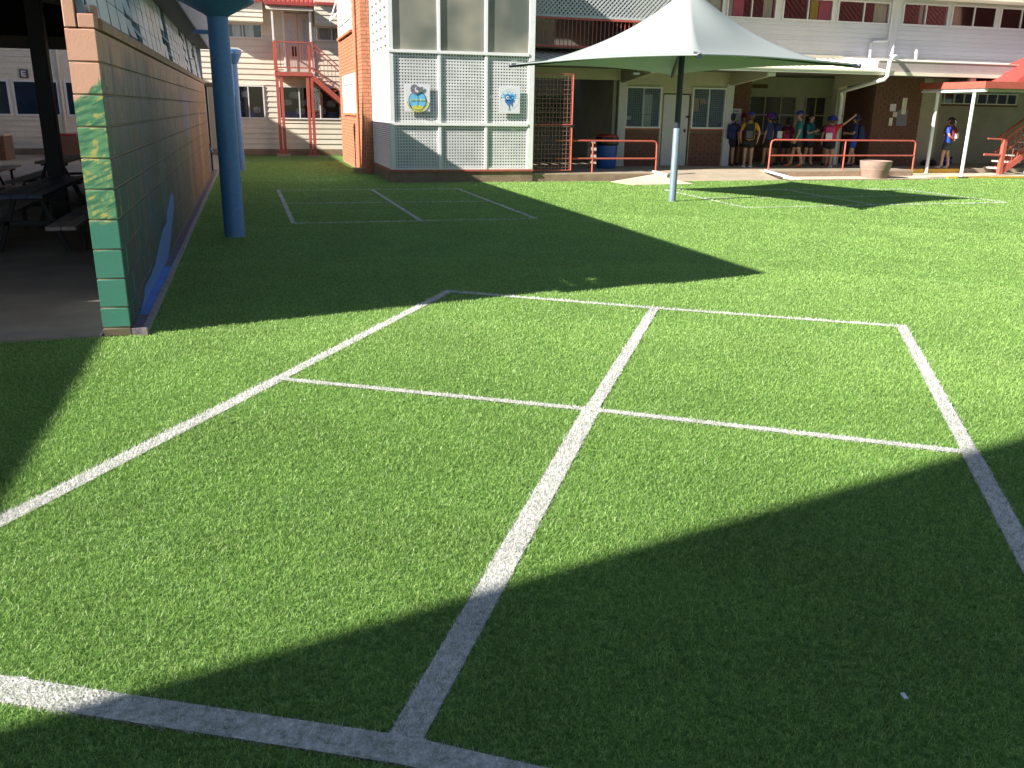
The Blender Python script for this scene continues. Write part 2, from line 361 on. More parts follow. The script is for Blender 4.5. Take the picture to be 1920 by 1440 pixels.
def piece(name, material, parent, x0, x1, y0, y1, z0, z1, kind='box'):
    o = bpy.data.objects.new(name, ubox(material, kind)); C.objects.link(o)
    o.location = Vector(((x0+x1)/2, (y0+y1)/2, (z0+z1)/2)) - (wl(parent) if parent else Vector((0, 0, 0)))
    o.scale = (x1-x0, y1-y0, z1-z0); o.parent = parent; return o
def boards(parent, material, u0, u1, z0, z1, face, pitch, openings, axis='x', depth=.03, name='weatherboard'):
    """horizontal boards in the plane y=face (axis x) or x=face (axis y); openings (a,b,za,zb) are kept free"""
    nb = max(1, round((z1-z0)/pitch)); p = (z1-z0)/nb
    for i in range(nb):
        a, b_ = z0+i*p, z0+(i+1)*p-.004; runs = [(u0, u1)]
        for (oa, ob, za, zb) in openings:
            if za < b_-p*.35 and zb > a+p*.35:
                nr = []
                for r0, r1 in runs:
                    if ob <= r0 or oa >= r1: nr.append((r0, r1)); continue
                    if oa > r0: nr.append((r0, oa))
                    if ob < r1: nr.append((ob, r1))
                runs = nr
        for r0, r1 in runs:
            if r1-r0 < .03: continue
            if axis == 'x': piece(name, material, parent, r0, r1, face-depth, face, a, b_, 'board')
            else: piece(name, material, parent, face-depth, face, r0, r1, a, b_, 'boardx')
def bricks(parent, u0, u1, z0, z1, face, material, openings=(), axis='y', L=.24, H=.086, limit=300, near=None, gap=.011, depth=.02):
    """running-bond bricks standing 8 mm proud of the mortar; the first `limit` become parts, the rest one stuff part"""
    items = []; r = 0; z = z0
    while z+H <= z1+.001:
        u = u0-(L/2 if r % 2 else 0)
        while u < u1:
            a, b_ = max(u, u0), min(u+L-gap, u1)
            if b_-a > .04 and not any(a < ob-.001 and b_ > oa+.001 and z < zb and z+H-gap > za for oa, ob, za, zb in openings): items.append((a, b_, z, z+H-gap))
            u += L
        z += H; r += 1
    if near: items.sort(key=near)
    mb = MB()
    for i, (a, b_, za, zb) in enumerate(items):
        j = random.uniform(0, .004)
        bx = (a, b_, face-depth+j, face, za, zb) if axis == 'x' else (face-depth+j, face, a, b_, za, zb)
        if i < limit: piece('brick', material, parent, *bx)
        else: mb.box(*bx)
    if mb.v: mb.build('brickwork', material, parent, kind='stuff')
def window(parent, x0, x1, z0, z1, y, frame_mat, glass, cols=2, fw=.04, rows=1, curtain=None, d=.05, inset=.015):
    mb = MB()
    mb.box(x0, x1, y-d, y+.02, z0, z0+fw).box(x0, x1, y-d, y+.02, z1-fw, z1)
    mb.box(x0, x0+fw, y-d+.002, y+.02, z0+fw, z1-fw).box(x1-fw, x1, y-d+.002, y+.02, z0+fw, z1-fw)
    for i in range(1, cols):
        xc = x0+(x1-x0)*i/cols; mb.box(xc-fw*.4, xc+fw*.4, y-d+.006, y+.02, z0+fw, z1-fw)
    for i in range(1, rows):
        zc = z0+(z1-z0)*i/rows; mb.box(x0+fw, x1-fw, y-d+.009, y+.018, zc-fw*.4, zc+fw*.4)
    f = mb.build('window', frame_mat, parent)
    for i in range(cols):
        a = x0+fw*.6+(x1-x0-1.2*fw)*i/cols; b_ = x0+fw*.6+(x1-x0-1.2*fw)*(i+1)/cols
        B('pane', glass, f, (a+.002, b_-.002, y-inset, y-inset+.006, z0+fw*.5, z1-fw*.5))
    if curtain:
        for (a, b_, cm) in curtain:
            mb = MB(); k = max(3, int((b_-a)/.05)); pts = []
            for i in range(k+1): pts.append((a+(b_-a)*i/k, y+.045+.014*math.sin(i*2.2)))
            for i in range(k):
                (xa, ya), (xb, yb) = pts[i], pts[i+1]
                mb.quadbox([(xa, ya, z0+.02), (xb, yb, z0+.02), (xb, yb+.004, z0+.02), (xa, ya+.004, z0+.02), (xa, ya, z1-.02), (xb, yb, z1-.02), (xb, yb+.004, z1-.02), (xa, ya+.004, z1-.02)])
            mb.build('curtain', cm, f, fix=False)
    return f

# ------------------------------------------------------------------ ground
tag(B('ground', M['ground'], None, (-300, 300, -300, 300, -.6, -.012)), kind='structure')
def sheet(name, polys, material, z, kind='structure'):
    mb = MB()
    for p in polys:
        k = len(mb.v); mb.v += [(x, y, z) for x, y in p]; mb.f.append(tuple(range(k, k+len(p))))
    return mb.build(name, material, kind=kind)
sheet('turf', [[(-.795, 6.44), (30, 6.44), (30, 19.42), (-.795, 19.42)], [(-20, -14), (30, -14), (30, 6.44), (-20, 6.44)], [(-.795, 19.42), (2.95, 19.42), (2.95, 31.1), (-.795, 31.1)]], M['turf'], 0)

# court markings: each line a strip of white turf with its own fibres
def seg_poly(a, b, w0, w1=None):
    w1 = w1 or w0; a = Vector((*a, 0)); b = Vector((*b, 0)); d = (b-a).normalized(); r = Vector((-d.y, d.x, 0))
    a2 = a-d*w0/2; b2 = b+d*w1/2
    return [(a2+r*w0/2).xy[:], (b2+r*w1/2).xy[:], (b2-r*w1/2).xy[:], (a2-r*w0/2).xy[:]]
courts = {
 'large four square court outlined in white across the near turf': [((-1.60, 2.62), (.07, 5.16), .085), ((.07, 5.16), (1.60, 7.50), .075), ((1.60, 7.50), (3.12, 6.47), .065), ((3.12, 6.47), (4.72, 5.45), .065),
    ((.26, 1.84), (1.68, 4.18), .092), ((1.68, 4.18), (3.12, 6.47), .075), ((1.75, .85), (3.23, 3.14), .085), ((3.23, 3.14), (4.72, 5.45), .075),
    ((.07, 5.14), (1.68, 4.17), .055), ((1.68, 4.17), (3.23, 3.14), .055), ((-1.60, 2.62), (-.77, 2.35), .102), ((-.77, 2.35), (.26, 1.82), .100), ((.26, 1.82), (1.75, .85), .098)],
 'small white court marked in the shade beside the blue poles': [((.46, 17.85), (4.02, 17.69), .07), ((.46, 17.85), (.50, 12.60), .06), ((4.00, 17.69), (4.03, 12.60), .06), ((2.26, 17.77), (2.29, 12.60), .06), ((.50, 12.58), (4.03, 12.60), .055), ((.48, 15.31), (4.03, 15.19), .055)],
 'small white court marked under the shade umbrella': [((8.24, 16.96), (13.81, 16.60), .08), ((8.24, 16.96), (8.14, 13.54), .06), ((13.81, 16.60), (13.78, 13.62), .06), ((10.94, 16.75), (10.79, 13.60), .06), ((8.14, 13.54), (13.78, 13.62), .06), ((8.2, 15.22), (13.8, 15.1), .055)],
}
SEGS = []
court_objs = []
for i, (lab, sg) in enumerate(courts.items()):
    o = sheet('court_marking', [seg_poly(*s_) for s_ in sg], M['linebase'], .004+.0005*i); tag(o, lab)
    # separate overlapping strips by a hair
    court_objs.append(o); SEGS.append(sg)
    me = o.data
    for p in me.polygons:
        for vi in p.vertices: me.vertices[vi].co.z += .0007*p.index

# fibres (real blades, one triangle each; pile gets coarser with distance)
Rt = np.array(RT); Upv = np.array(UP); Fw = np.array(FW)
CELLR = rng.random(65536); PERM = rng.permutation(256)
def fibre_mesh(name, pts, dist, material, parent=None, hmul=1.0, wmul=1.0):
    n_ = len(pts); sc = np.clip(dist/3.2, .85, 7.0)
    h = (.0065+.0075*rng.random(n_))*sc**.22*hmul; wd = (.0019+.0014*rng.random(n_))*sc**.66*wmul
    az = rng.random(n_)*2*PI; lean = .35+1.15*rng.random(n_); fa = rng.random(n_)*2*PI
    v = np.zeros((n_, 3, 3), np.float32)
    bx, by = np.cos(fa)*wd/2, np.sin(fa)*wd/2
    v[:, 0, 0] = pts[:, 0]-bx; v[:, 0, 1] = pts[:, 1]-by; v[:, 1, 0] = pts[:, 0]+bx; v[:, 1, 1] = pts[:, 1]+by
    v[:, 0, 2] = v[:, 1, 2] = .002
    L = h*1.5
    v[:, 2, 0] = pts[:, 0]+np.cos(az)*np.sin(lean)*L; v[:, 2, 1] = pts[:, 1]+np.sin(az)*np.sin(lean)*L; v[:, 2, 2] = .004+np.cos(lean)*L
    me = bpy.data.meshes.new(name); me.vertices.add(n_*3); me.vertices.foreach_set('co', v.ravel())
    me.loops.add(n_*3); me.loops.foreach_set('vertex_index', np.arange(n_*3, dtype=np.int32))
    me.polygons.add(n_); me.polygons.foreach_set('loop_start', np.arange(0, n_*3, 3, dtype=np.int32))
    try: me.polygons.foreach_set('loop_total', np.full(n_, 3, np.int32))
    except Exception: pass
    me.update(calc_edges=True)
    at = me.attributes.new('tone', 'FLOAT', 'POINT'); cell = .011*2.0**np.floor(np.log2(np.clip(dist/3.2, 1, 2.5))); ix = np.floor(pts[:, 0]/cell+500).astype(np.int64) % 256; iy = np.floor(pts[:, 1]/cell+500).astype(np.int64) % 256; ci = PERM[(PERM[ix]+iy) % 256]*256+PERM[(ix*7+PERM[iy]) % 256]
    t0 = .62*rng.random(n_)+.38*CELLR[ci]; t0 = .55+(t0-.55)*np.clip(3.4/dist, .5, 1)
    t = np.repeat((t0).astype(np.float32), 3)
    t = np.clip(t+np.repeat(np.clip((dist-4)/16, 0, .16), 3), 0, 1).astype(np.float32); t[2::3] = np.clip(t[2::3]+.25, 0, 1); t[0::3] *= .6; t[1::3] *= .6  # pile shade toned into roots; tips and far blades toned brighter
    at.data.foreach_set('value', t)
    me.materials.append(material); o = bpy.data.objects.new(name, me); C.objects.link(o); o['kind'] = 'stuff'
    if parent: o.parent = parent
    return o
def inview(p):
    q = np.stack([p[:, 0], p[:, 1], np.full(len(p), -EYE)], 1); dz = q@Fw
    x = F_PX*(q@Rt)/dz; y = F_PX*(q@Upv)/dz
    return (dz > .3) & (np.abs(x) < 980+F_PX*1.5/np.maximum(dz, .3)) & (np.abs(y) < 740+F_PX*.5/np.maximum(dz, .3))      # the field of view plus a margin for a step aside
BANDS = [(.8, 3.2, 64000), (3.2, 4.5, 42000), (4.5, 6.5, 24000), (6.5, 9.5, 12000), (9.5, 14, 5500), (14, 20, 2600), (20, 27, 1400)]
allp = []; 
for d0, d1, den in BANDS:
    x0, x1 = -2.6, min(d1, 24); y0, y1 = 0, min(d1, 31)
    cnt = int((x1-x0)*(y1-y0)*den)
    for s0 in range(0, cnt, 2000000):
        k = min(2000000, cnt-s0)
        p = np.stack([rng.uniform(x0, x1, k), rng.uniform(y0, y1, k)], 1); r = np.hypot(p[:, 0], p[:, 1])
        ok = (r >= d0) & (r < d1) & inview(p) & ~((p[:, 0] < -.785) & (p[:, 1] > 6.43)) & ~((p[:, 1] > 19.40) & (p[:, 0] > 2.68))
        ok &= ~((p[:, 1] > 22.2) & (p[:, 0] > 2.66)) & (p[:, 1] < 31.1)
        ok &= ~((p[:, 0] > 7.95) & (p[:, 0] < 9.9) & (p[:, 1] > 18.3))
        allp.append(np.concatenate([p[ok], r[ok][:, None]], 1))
P = np.concatenate(allp)
def in_seg(P, sg, jit, ex=0):
    msk = np.zeros(len(P), bool)
    for a, b_, w0 in sg:
        a = np.array(a); b_ = np.array(b_); L = np.linalg.norm(b_-a); u = (b_-a)/L; q = P[:, :2]-a
        t = q@u; s_ = q@np.array([-u[1], u[0]]); msk |= (t > -w0/2) & (t < L+w0/2) & (np.abs(s_+jit) < w0/2+ex)
    return msk
jit = rng.normal(0, .003, len(P)); taken = np.zeros(len(P), bool)
for o, sg in zip(court_objs, SEGS):
    mk = in_seg(P, sg, jit) & ~taken; taken |= mk
    q = P[mk]; fibre_mesh('turf_fibres', q[:, :2], q[:, 2], M['linefibre'], o, 1.1)
    taken |= in_seg(P, sg, jit, .004)
Q = P[~taken]; print('BLADES', len(P))
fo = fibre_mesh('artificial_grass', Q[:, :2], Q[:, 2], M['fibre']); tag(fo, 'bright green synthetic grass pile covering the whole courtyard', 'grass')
del P, Q, allp

# hall floor, kerb strip
hs = B('hall_floor', M['slab'], None, (-16, -1.09, 6.46, 26, -.1, .012)); tag(hs, kind='structure')
yard = B('yard_paving', M['concrete'], None, (-16, -.80, 26.0, 31.1, -.1, .008), (-1.3, -.80, 23.3, 26, -.1, .010)); tag(yard, kind='structure')

# ------------------------------------------------------------------ left: block wall with mural
W0 = (-.98, 6.45, 0)
wall = thing('block_wall', 'long concrete block wall painted with a dark mural, salmon and green on its near end', 'wall', W0)
mort = B('mortar', mat('tan mural mortar', (.30, .24, .17), .9, .2, 10, .3), wall, (-1.064, -.900, 6.458, 21.4, 0, 2.0))
rows = []
for r in range(11):
    z0 = 0 if r == 0 else (.075+.19 if False else r*.2)
z = 0.0; zs = [(0.002, .058)]; z = .06
zs.append((.064, .202))
while z < 1.9:
    z = zs[-1][1]+.006; zs.append((z, z+.194))
    if z > 1.75: break
items = []
for r, (za, zb) in enumerate(zs):
    y = 6.45 - (.2 if r % 2 else 0)
    while y < 21.4:
        a, b_ = max(y, 6.45), min(y+.394, 21.4)
        if b_-a > .02: items.append((a, b_, za, zb))
        y += .4
items.sort(key=lambda t: t[0])
bulk = MB()
def blockmesh(mb, a, b_, za, zb, e=.006):
    x0, x1 = -1.072, -.890; j = random.uniform(-.0015, .0015); x1 += j
    # chamfered front and outer face edges: two stacked shells
    k = len(mb.v)
    P_ = [(x0, a+e, za+e), (x1-e, a, za+e), (x1, a+e, za+e), (x1, b_-e, za+e), (x1-e, b_, za+e), (x0, b_, za+e)]
    lo = [(x0, a+2*e, za), (x1-2*e, a+2*e, za), (x1-2*e, b_-2*e, za), (x0, b_-2*e, za)]
    ring0 = P_; ring1 = [(x, y_, zb-e) for x, y_, _ in P_]
    mb.v += ring0+ring1+[(x0, a+2*e, za), (x1-2*e, a+1.5*e, za), (x1-2*e, b_-1.5*e, za), (x0, b_, za)]+[(x0, a+2*e, zb), (x1-2*e, a+1.5*e, zb), (x1-2*e, b_-1.5*e, zb), (x0, b_, zb)]
    for i in range(6):
        j2 = (i+1) % 6; mb.f.append((k+i, k+j2, k+6+j2, k+6+i))
    mb.f += [(k+12, k+13, k+1, k+0), (k+13, k+2, k+1), (k+13, k+14, k+3, k+2), (k+14, k+4, k+3), (k+14, k+15, k+5, k+4), (k+12, k+15, k+14, k+13),
             (k+16, k+6, k+7, k+17), (k+17, k+7, k+8), (k+17, k+8, k+9, k+18), (k+18, k+9, k+10), (k+18, k+10, k+11, k+19), (k+16, k+17, k+18, k+19), (k+0, k+5, k+15, k+12), (k+6, k+16, k+19, k+11)]
bm_cache = {}
for i, (a, b_, za, zb) in enumerate(items):
    if i < 300:
        key = (round(b_-a, 3), round(zb-za, 3))
        if key not in bm_cache:
            mb = MB(); blockmesh(mb, 0, b_-a, 0, zb-za); me = bpy.data.meshes.new('block'); me.from_pydata([(x+.98, y_, z_) for x, y_, z_ in mb.v], [], mb.f)
            bm = bmesh.new(); bm.from_mesh(me); bmesh.ops.recalc_face_normals(bm, faces=bm.faces); bm.to_mesh(me); bm.free(); me.materials.append(M['mural']); bm_cache[key] = me
        o = bpy.data.objects.new('block', bm_cache[key]); C.objects.link(o); o.parent = wall; o.location = (random.uniform(-.0015, .0015), a-6.45, za)
    else: blockmesh(bulk, a, b_, za, zb)
bulk.build('far_blocks', M['mural'], wall, kind='stuff')
topz = max(t[3] for t in items)
CT = topz+.006
cap = MB().prism([(-1.085, CT), (-.872, CT), (-.866, CT+.05), (-.885, CT+.075), (-1.08, CT+.085)], 6.62, 21.42)
cap.build('coping', mat('salmon coping', (.40, .24, .17), .8, .15, 9, .4, 50, .25, 3), wall)
# broken half-height course at the near end, in front of the coping
B('end_block', M['mural'], wall, (-1.072, -1.0, 6.452, 6.62, CT, CT+.19), (-.993, -.892, 6.455, 6.61, CT, CT+.085), bevel=.006)
B('end_block', M['mural'], wall, (-1.06, -.90, 6.625, 6.72, CT+.086, CT+.15), bevel=.006)

# kerb at foot of wall: purple top, grey edge; blue painted patch
kerb = thing('wall_kerb', 'low painted kerb running along the foot of the mural wall', 'kerb', (-.84, 6.45, 0))
MB().box(-.888, -.815, 6.44, 23.2, -.05, .052).build('kerb_top', M['purplekerb'], kerb)
MB().prism([(-.815, -.05), (-.782, -.05), (-.786, .045), (-.815, .055)], 6.42, 23.2).build('kerb_edge', M['kerbedge'], kerb)
B('blue_patch', M['bluelight'], kerb, (-.887, -.817, 6.90, 7.75, .052, .0545), (-.887, -.817, 7.76, 9.02, .052, .0545))
# blue figure on the wall: irregular shape 3 mm proud paint
mb = MB()
yb = [(7.05, .054, .060), (7.28, .054, .095), (7.42, .054, .165), (7.95, .054, .172), (8.0, .054, .18), (8.3, .054, .205), (8.7, .054, .27), (9.12, .054, .35), (9.45, .054, .385), (9.58, .06, .39), (9.72, .11, .40), (9.92, .165, .49), (10.02, .18, .50), (10.25, .28, .55), (10.52, .36, .61), (10.72, .41, .60), (10.84, .48, .56)]
for i in range(len(yb)-1):
    a, z0a, z1a = yb[i]; b_, z0b, z1b = yb[i+1]
    mb.quadbox([(-.888, a, z0a), (-.8865, a, z0a), (-.8865, b_, z0b), (-.888, b_, z0b), (-.888, a, z1a), (-.8865, a, z1a), (-.8865, b_, z1b), (-.888, b_, z1b)])
mb.build('blue_figure', mat('mural blue paint', (.085, .20, .46), .6, .1, 9, .4, 50), wall)

# ------------------------------------------------------------------ hall over the block wall: louvres, fascia, roof
hall = thing('assembly_hall', 'open sided hall with grey louvred windows and a ribbed metal fascia above the mural wall', 'building', (-8, 6.45, 0))
LZ0, LZ1 = CT+.10, 3.02
mb = MB()
for i in range(29):
    y = 6.5+i*.53
    MB.bar(mb, (-.965, y, LZ0-.03), (-1.06, y, LZ1+.05), .05, .075, up=(1, 0, 0))
    MB().bar((-.965, y, LZ0-.03), (-1.06, y, LZ1+.05), .055, .045, up=(1, 0, 0)).build('mullion', M['mullion'], hall)
nl = 0
tilt = {}
for i in range(28):
    y0, y1 = 6.5+i*.53+.032, 6.5+(i+1)*.53-.032
    openness = random.choice([.10, .10, .10, .13, .16, .30, .75]) if i > 3 else .12
    pitch_ = .17
    for k in range(int((LZ1-LZ0)/pitch_)):
        zb = LZ0+k*pitch_; t = (zb-LZ0)/(LZ1-LZ0); xc = -.945-.095*t
        ang = openness+random.uniform(-.02, .02)+(.6 if random.random() < .03 else 0); dx = .165*math.sin(ang)/2; dz = .165*math.cos(ang)/2
        zc = zb+.085
        a = (xc+dx, zc-dz); c = (xc-dx, zc+dz)
        b1 = MB().quadbox([(a[0], y0, a[1]), (a[0]+.006, y0, a[1]), (a[0]+.006, y1, a[1]), (a[0], y1, a[1]), (c[0], y0, c[1]), (c[0]+.006, y0, c[1]), (c[0]+.006, y1, c[1]), (c[0], y1, c[1])])
        b1.build('louvre_blade', M['louvre'], hall, fix=False); nl += 1
B('head_beam', M['mullion'], hall, (-1.16, -1.0, 6.5, 21.4, LZ1+.05, LZ1+.16))
B('sun_leak_infill', M['mullion'], hall, (-1.05, -.95, 6.33, 6.47, CT+.2, 2.72), (-1.05, -.95, 6.475, 6.74, 2.50, 2.72))  # added to stop sun leaking between wall cap and soffit
B('end_post', M['mullion'], hall, (-1.08, -.9, 21.30, 21.42, CT+.09, LZ1+.05))
# soffit, ribbed fascia, roof
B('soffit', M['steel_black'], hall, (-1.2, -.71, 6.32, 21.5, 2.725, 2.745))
mb = MB(); y = 6.30; 
while y < 21.5:
    mb.box(-.712, -.700, y, y+.07, 2.71, 3.45); mb.box(-.706, -.692, y+.07, y+.11, 2.712, 3.448); y += .11
mb.build('fascia', M['lav'], hall)
MB().prism([(-.705, 3.40), (-.705, 3.45), (-9, 4.6), (-16, 3.7), (-16, 3.62), (-9, 4.5)], 6.30, 21.52).build('roof', M['ceiling'], hall)
for k in range(7):
    y = 7.4+k*2.25
    MB().bar((-1.2, y, 3.22), (-9, y, 4.25), .09, .16).build('rafter', M['render'], hall)
for k in range(6):
    x = -1.9-k*1.3
    MB().bar((x, 6.4, 3.28+.1475*(-x-1.2)), (x, 21.4, 3.28+.1475*(-x-1.2)), .06, .07).build('purlin', M['render'], hall)
B('end_beam', M['ceiling'], hall, (-16, -1.1, 21.25, 21.42, 2.62, 2.86))
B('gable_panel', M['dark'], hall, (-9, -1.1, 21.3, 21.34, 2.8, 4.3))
B('sun_blocker', M['dark'], hall, (-6.3, -6.2, 6.47, 14, 0, 3.9))  # unseen wall added to keep the sun off the hall floor
B('sun_block_wall', M['dark'], hall, (-16.1, -16, 6.46, 21.5, 0, 3.65))  # out-of-view wall, put in to block low sun from the left
for i, (x, y) in enumerate([(-2.67, 14.0), (-6.5, 14.0), (-10.3, 14.0), (-6.5, 20.9), (-10.3, 20.9)]):
    o = MB().box(x-.10, x+.10, y-.10, y+.10, .012, 3.3+.14*(-x-1)).build('column', M['steel_black'], hall, bevel=.008)

# blue columns
def blue_column(x, y, zc, label, rcap=.385, cap_h=.17):
    t = thing('blue_column', label, 'column', (x, y, 0), 'round blue columns beside the mural wall')
    MB().lathe((x, y, 0), [(.128, 0), (.124, .02), (.118, zc)], 28).build('shaft', M['bluepole'], t, smooth=True)
    MB().lathe((x, y, zc), [(.119, 0), (.15, .025), (rcap, cap_h), (rcap+.01, cap_h+.01), (rcap+.01, cap_h+.10), (rcap-.1, cap_h+.13)], 28).build('capital', M['bluepole'], t, smooth=True)
    return t
blue_column(-.262, 11.43, 2.53, 'thick round blue column with a flared head, nearest to the camera', .42, .16)
c2 = blue_column(-.285, 23.6, 2.52, 'farther blue column half hidden behind the near one', .25, .22)
c2.children[0].scale = (.9, .9, 1)
MB().bar((-.72, 15.2, 2.63), (-.2, 15.2, 2.63), .06, .06).build('bracket', M['bluepole'], hall)

# hall furniture: picnic tables
def picnic(x, y, L, label, top='benchblue'):
    t = thing('picnic_table', label, 'picnic table', (x, y, 0.012), 'picnic tables in the dark hall')
    zt, zb = .64, .37
    for k in range(3): piece('tabletop_plank', M[top], t, x-.225+k*.152, x-.225+k*.152+.143, y-L/2, y+L/2, zt-.035, zt)
    for s in (-1, 1):
        for k in range(2):
            a = x+s*.45-.14+k*.145; piece('bench_plank', M['timber'], t, a, a+.135, y-L/2-.5, y+L/2+.1, zb-.035, zb)
        
    for yy in (y-L/2+.35, y+L/2-.35):
        mb = MB(); mb.bar((x-.57, yy, zb-.055), (x+.57, yy, zb-.055), .045, .045)
        for s in (-1, 1):
            mb.bar((x+s*.12, yy, zt-.05), (x+s*.34, yy, .012), .045, .045); mb.bar((x+s*.5, yy, zb-.05), (x+s*.5, yy, .012), .04, .04)
        mb.bar((x-.2, yy+.001, zt-.058), (x+.2, yy+.001, zt-.058), .04, .04).build('leg_frame', M['steel_black'], t)
    return t
picnic(-2.33, 11.55, 2.7, 'nearest picnic table in the dark hall, with a dark blue top')
picnic(-4.1, 13.2, 2.7, 'picnic table left of the black hall column, cut off by the picture edge', 'timber')
picnic(-3.15, 17.3, 2.4, 'picnic table behind the black hall column', 'timber')
picnic(-5.0, 18.6, 2.4, 'farthest picnic table before the brick planters', 'timber')
# covered trolley beside wall
t = thing('folded_cover', 'dark folded cover hung over a slanting grey frame behind the block wall', 'cover', (-1.95, 12.3, .012))
mb = MB(); mb.tube([(-2.05, 12.6, 1.25), (-1.92, 12.4, 1.28), (-1.80, 12.3, 1.22), (-1.82, 12.3, .95)], [.05, .10, .12, .05], 9).build('cover', M['rock'], t, smooth=True)
mb = MB(); mb.tube([(-2.08, 12.4, 1.18), (-1.72, 12.3, .55), (-1.6, 12.3, .30)], .018, 8).tube([(-2.02, 12.5, 1.22), (-1.75, 12.6, .02)], .015, 8).tube([(-1.72, 12.3, .55), (-1.70, 12.3, .03)], .015, 8).build('frame', M['galv'], t, smooth=True)
MB().tube([(-1.84, 12.28, 1.05), (-1.76, 12.25, .85), (-1.80, 12.3, .72)], [.05, .07, .03], 8).build('bag', M['curtain'], t, smooth=True)
# brick planters seen through the hall
for lab, (x0, x1, y0, y1, zt) in {'low brown brick planter at the left picture edge, below the letter sign': (-8.6, -6.55, 28.0, 29, .66), 'low red brown brick planter half hidden by the block wall': (-5.75, -3.9, 29.6, 30.4, .62)}.items():
    t = thing('brick_planter', lab, 'planter', ((x0+x1)/2, y0, 0.008)); B('mortar', M['darkmortar'], t, (x0, x1, y0, y1, .008, zt))
    bricks(t, x0, x1, .02, zt-.02, y0, M['brownbrick'], axis='x', limit=300)
    B('cap', M['paleconcrete'] if zt > .63 else M['redplastic'], t, (x0-.03, x1+.03, y0-.03, y1+.03, zt, zt+.06))

# ------------------------------------------------------------------ back building (weatherboard, two storeys)
BY = 31.2
bb = thing('weatherboard_building', 'two storey cream weatherboard block at the far end of the turf, with a red roof', 'building', (0, BY, 0))
ops = [(-.95, .55, 1.16, 2.20), (1.0, 3.0, 1.16, 2.20), (-1.2, .62, 3.62, 4.06), (1.30, 2.16, 2.60, 4.45), (2.24, 3.4, 3.62, 4.06), (-6.85, -5.55, 1.16, 2.22), (-8.4, -6.93, 1.16, 2.22), (-5.40, -3.9, 1.16, 2.22), (-1.20,-1.05,0,2.2)]
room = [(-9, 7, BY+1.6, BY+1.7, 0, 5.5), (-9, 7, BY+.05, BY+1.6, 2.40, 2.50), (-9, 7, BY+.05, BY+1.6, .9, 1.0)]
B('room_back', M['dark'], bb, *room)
def wall_with_holes(parent, x0, x1, z0, z1, y, th, ops, material, name='wall'):
    xs = sorted({x0, x1, *[min(max(o_[0], x0), x1) for o_ in ops], *[min(max(o_[1], x0), x1) for o_ in ops]})
    zs2 = sorted({z0, z1, *[min(max(o_[2], z0), z1) for o_ in ops], *[min(max(o_[3], z0), z1) for o_ in ops]})
    mb = MB()
    for i in range(len(xs)-1):
        for j in range(len(zs2)-1):
            cx, cz = (xs[i]+xs[i+1])/2, (zs2[j]+zs2[j+1])/2
            if any(a < cx < b_ and c < cz < d_ for a, b_, c, d_ in ops): continue
            mb.box(xs[i], xs[i+1], y, y+th, zs2[j], zs2[j+1])
    return mb.build(name, material, parent, fix=False)
wall_with_holes(bb, -9, 7, .2, 5.2, BY, .05, ops, M['cream'])
boards(bb, M['cream'], -9, 7, .2, 4.06, BY, .165, ops)
boards(bb, M['cream'], -1.35, .66, 4.10, 4.66, BY-.45, .14, [])
boards(bb, M['cream'], 2.26, 7, 4.10, 4.66, BY-.45, .14, [])
B('hood', M['cream'], bb, (-1.35, .66, BY-.449, BY, 4.06, 4.10), (2.26, 7, BY-.449, BY, 4.06, 4.10), (-1.35, .66, BY-.449, BY-.40, 4.10, 5.1), (2.26, 7, BY-.449, BY-.40, 4.10, 5.1))
B('plinth', M['kerbface'], bb, (-9, 7, BY-.035, BY+.04, 0, .2))
window(bb, -.95, .55, 1.16, 2.20, BY, M['white'], M['glass'], 3)
window(bb, 1.0, 3.0, 1.16, 2.20, BY, M['white'], M['glass'], 3)
window(bb, -1.2, .62, 3.62, 4.06, BY, M['white'], M['glass_refl'], 3, curtain=[(-.3, -.05, M['paper']), (.1, .35, M['paper'])])
window(bb, 2.24, 3.4, 3.62, 4.06, BY, M['white'], M['glass'], 2, curtain=[(2.3, 2.85, M['curtain']), (2.88, 3.35, M['curtain'])])
window(bb, -6.85, -5.55, 1.16, 2.22, BY, M['white'], M['blueglass'], 1, .06)
window(bb, -8.4, -6.93, 1.16, 2.22, BY, M['white'], M['blueglass'], 1, .06)
window(bb, -5.40, -3.9, 1.16, 2.22, BY, M['white'], M['blueglass'], 1, .06)
MB().tube([(-5.48, BY-.08, .05), (-5.48, BY-.08, 4.2)], .045, 10).build('downpipe', M['cream'], bb, smooth=True)
B('door_leaf', M['beige'], bb, (-1.2, -1.05, BY-.02, BY+.03, 0.0, 2.2))
# roof with ribs
mb = MB(); x = -9.2
while x < 7.2:
    mb.quadbox([(x, BY-.5, 4.70), (x+.07, BY-.5, 4.70), (x+.07, BY+4, 6.7), (x, BY+4, 6.7), (x, BY-.5, 4.74), (x+.07, BY-.5, 4.74), (x+.07, BY+4, 6.74), (x, BY+4, 6.74)])
    mb.quadbox([(x+.07, BY-.5, 4.68), (x+.14, BY-.5, 4.68), (x+.14, BY+4, 6.68), (x+.07, BY+4, 6.68), (x+.07, BY-.5, 4.71), (x+.14, BY-.5, 4.71), (x+.14, BY+4, 6.71), (x+.07, BY+4, 6.71)]); x += .14
mb.build('roof', M['redroof'], bb, fix=False)
B('gutter', M['redroof'], bb, (-9.2, .60, BY-.56, BY-.5, 4.66, 4.74), (2.34, 7.2, BY-.56, BY-.5, 4.66, 4.74))
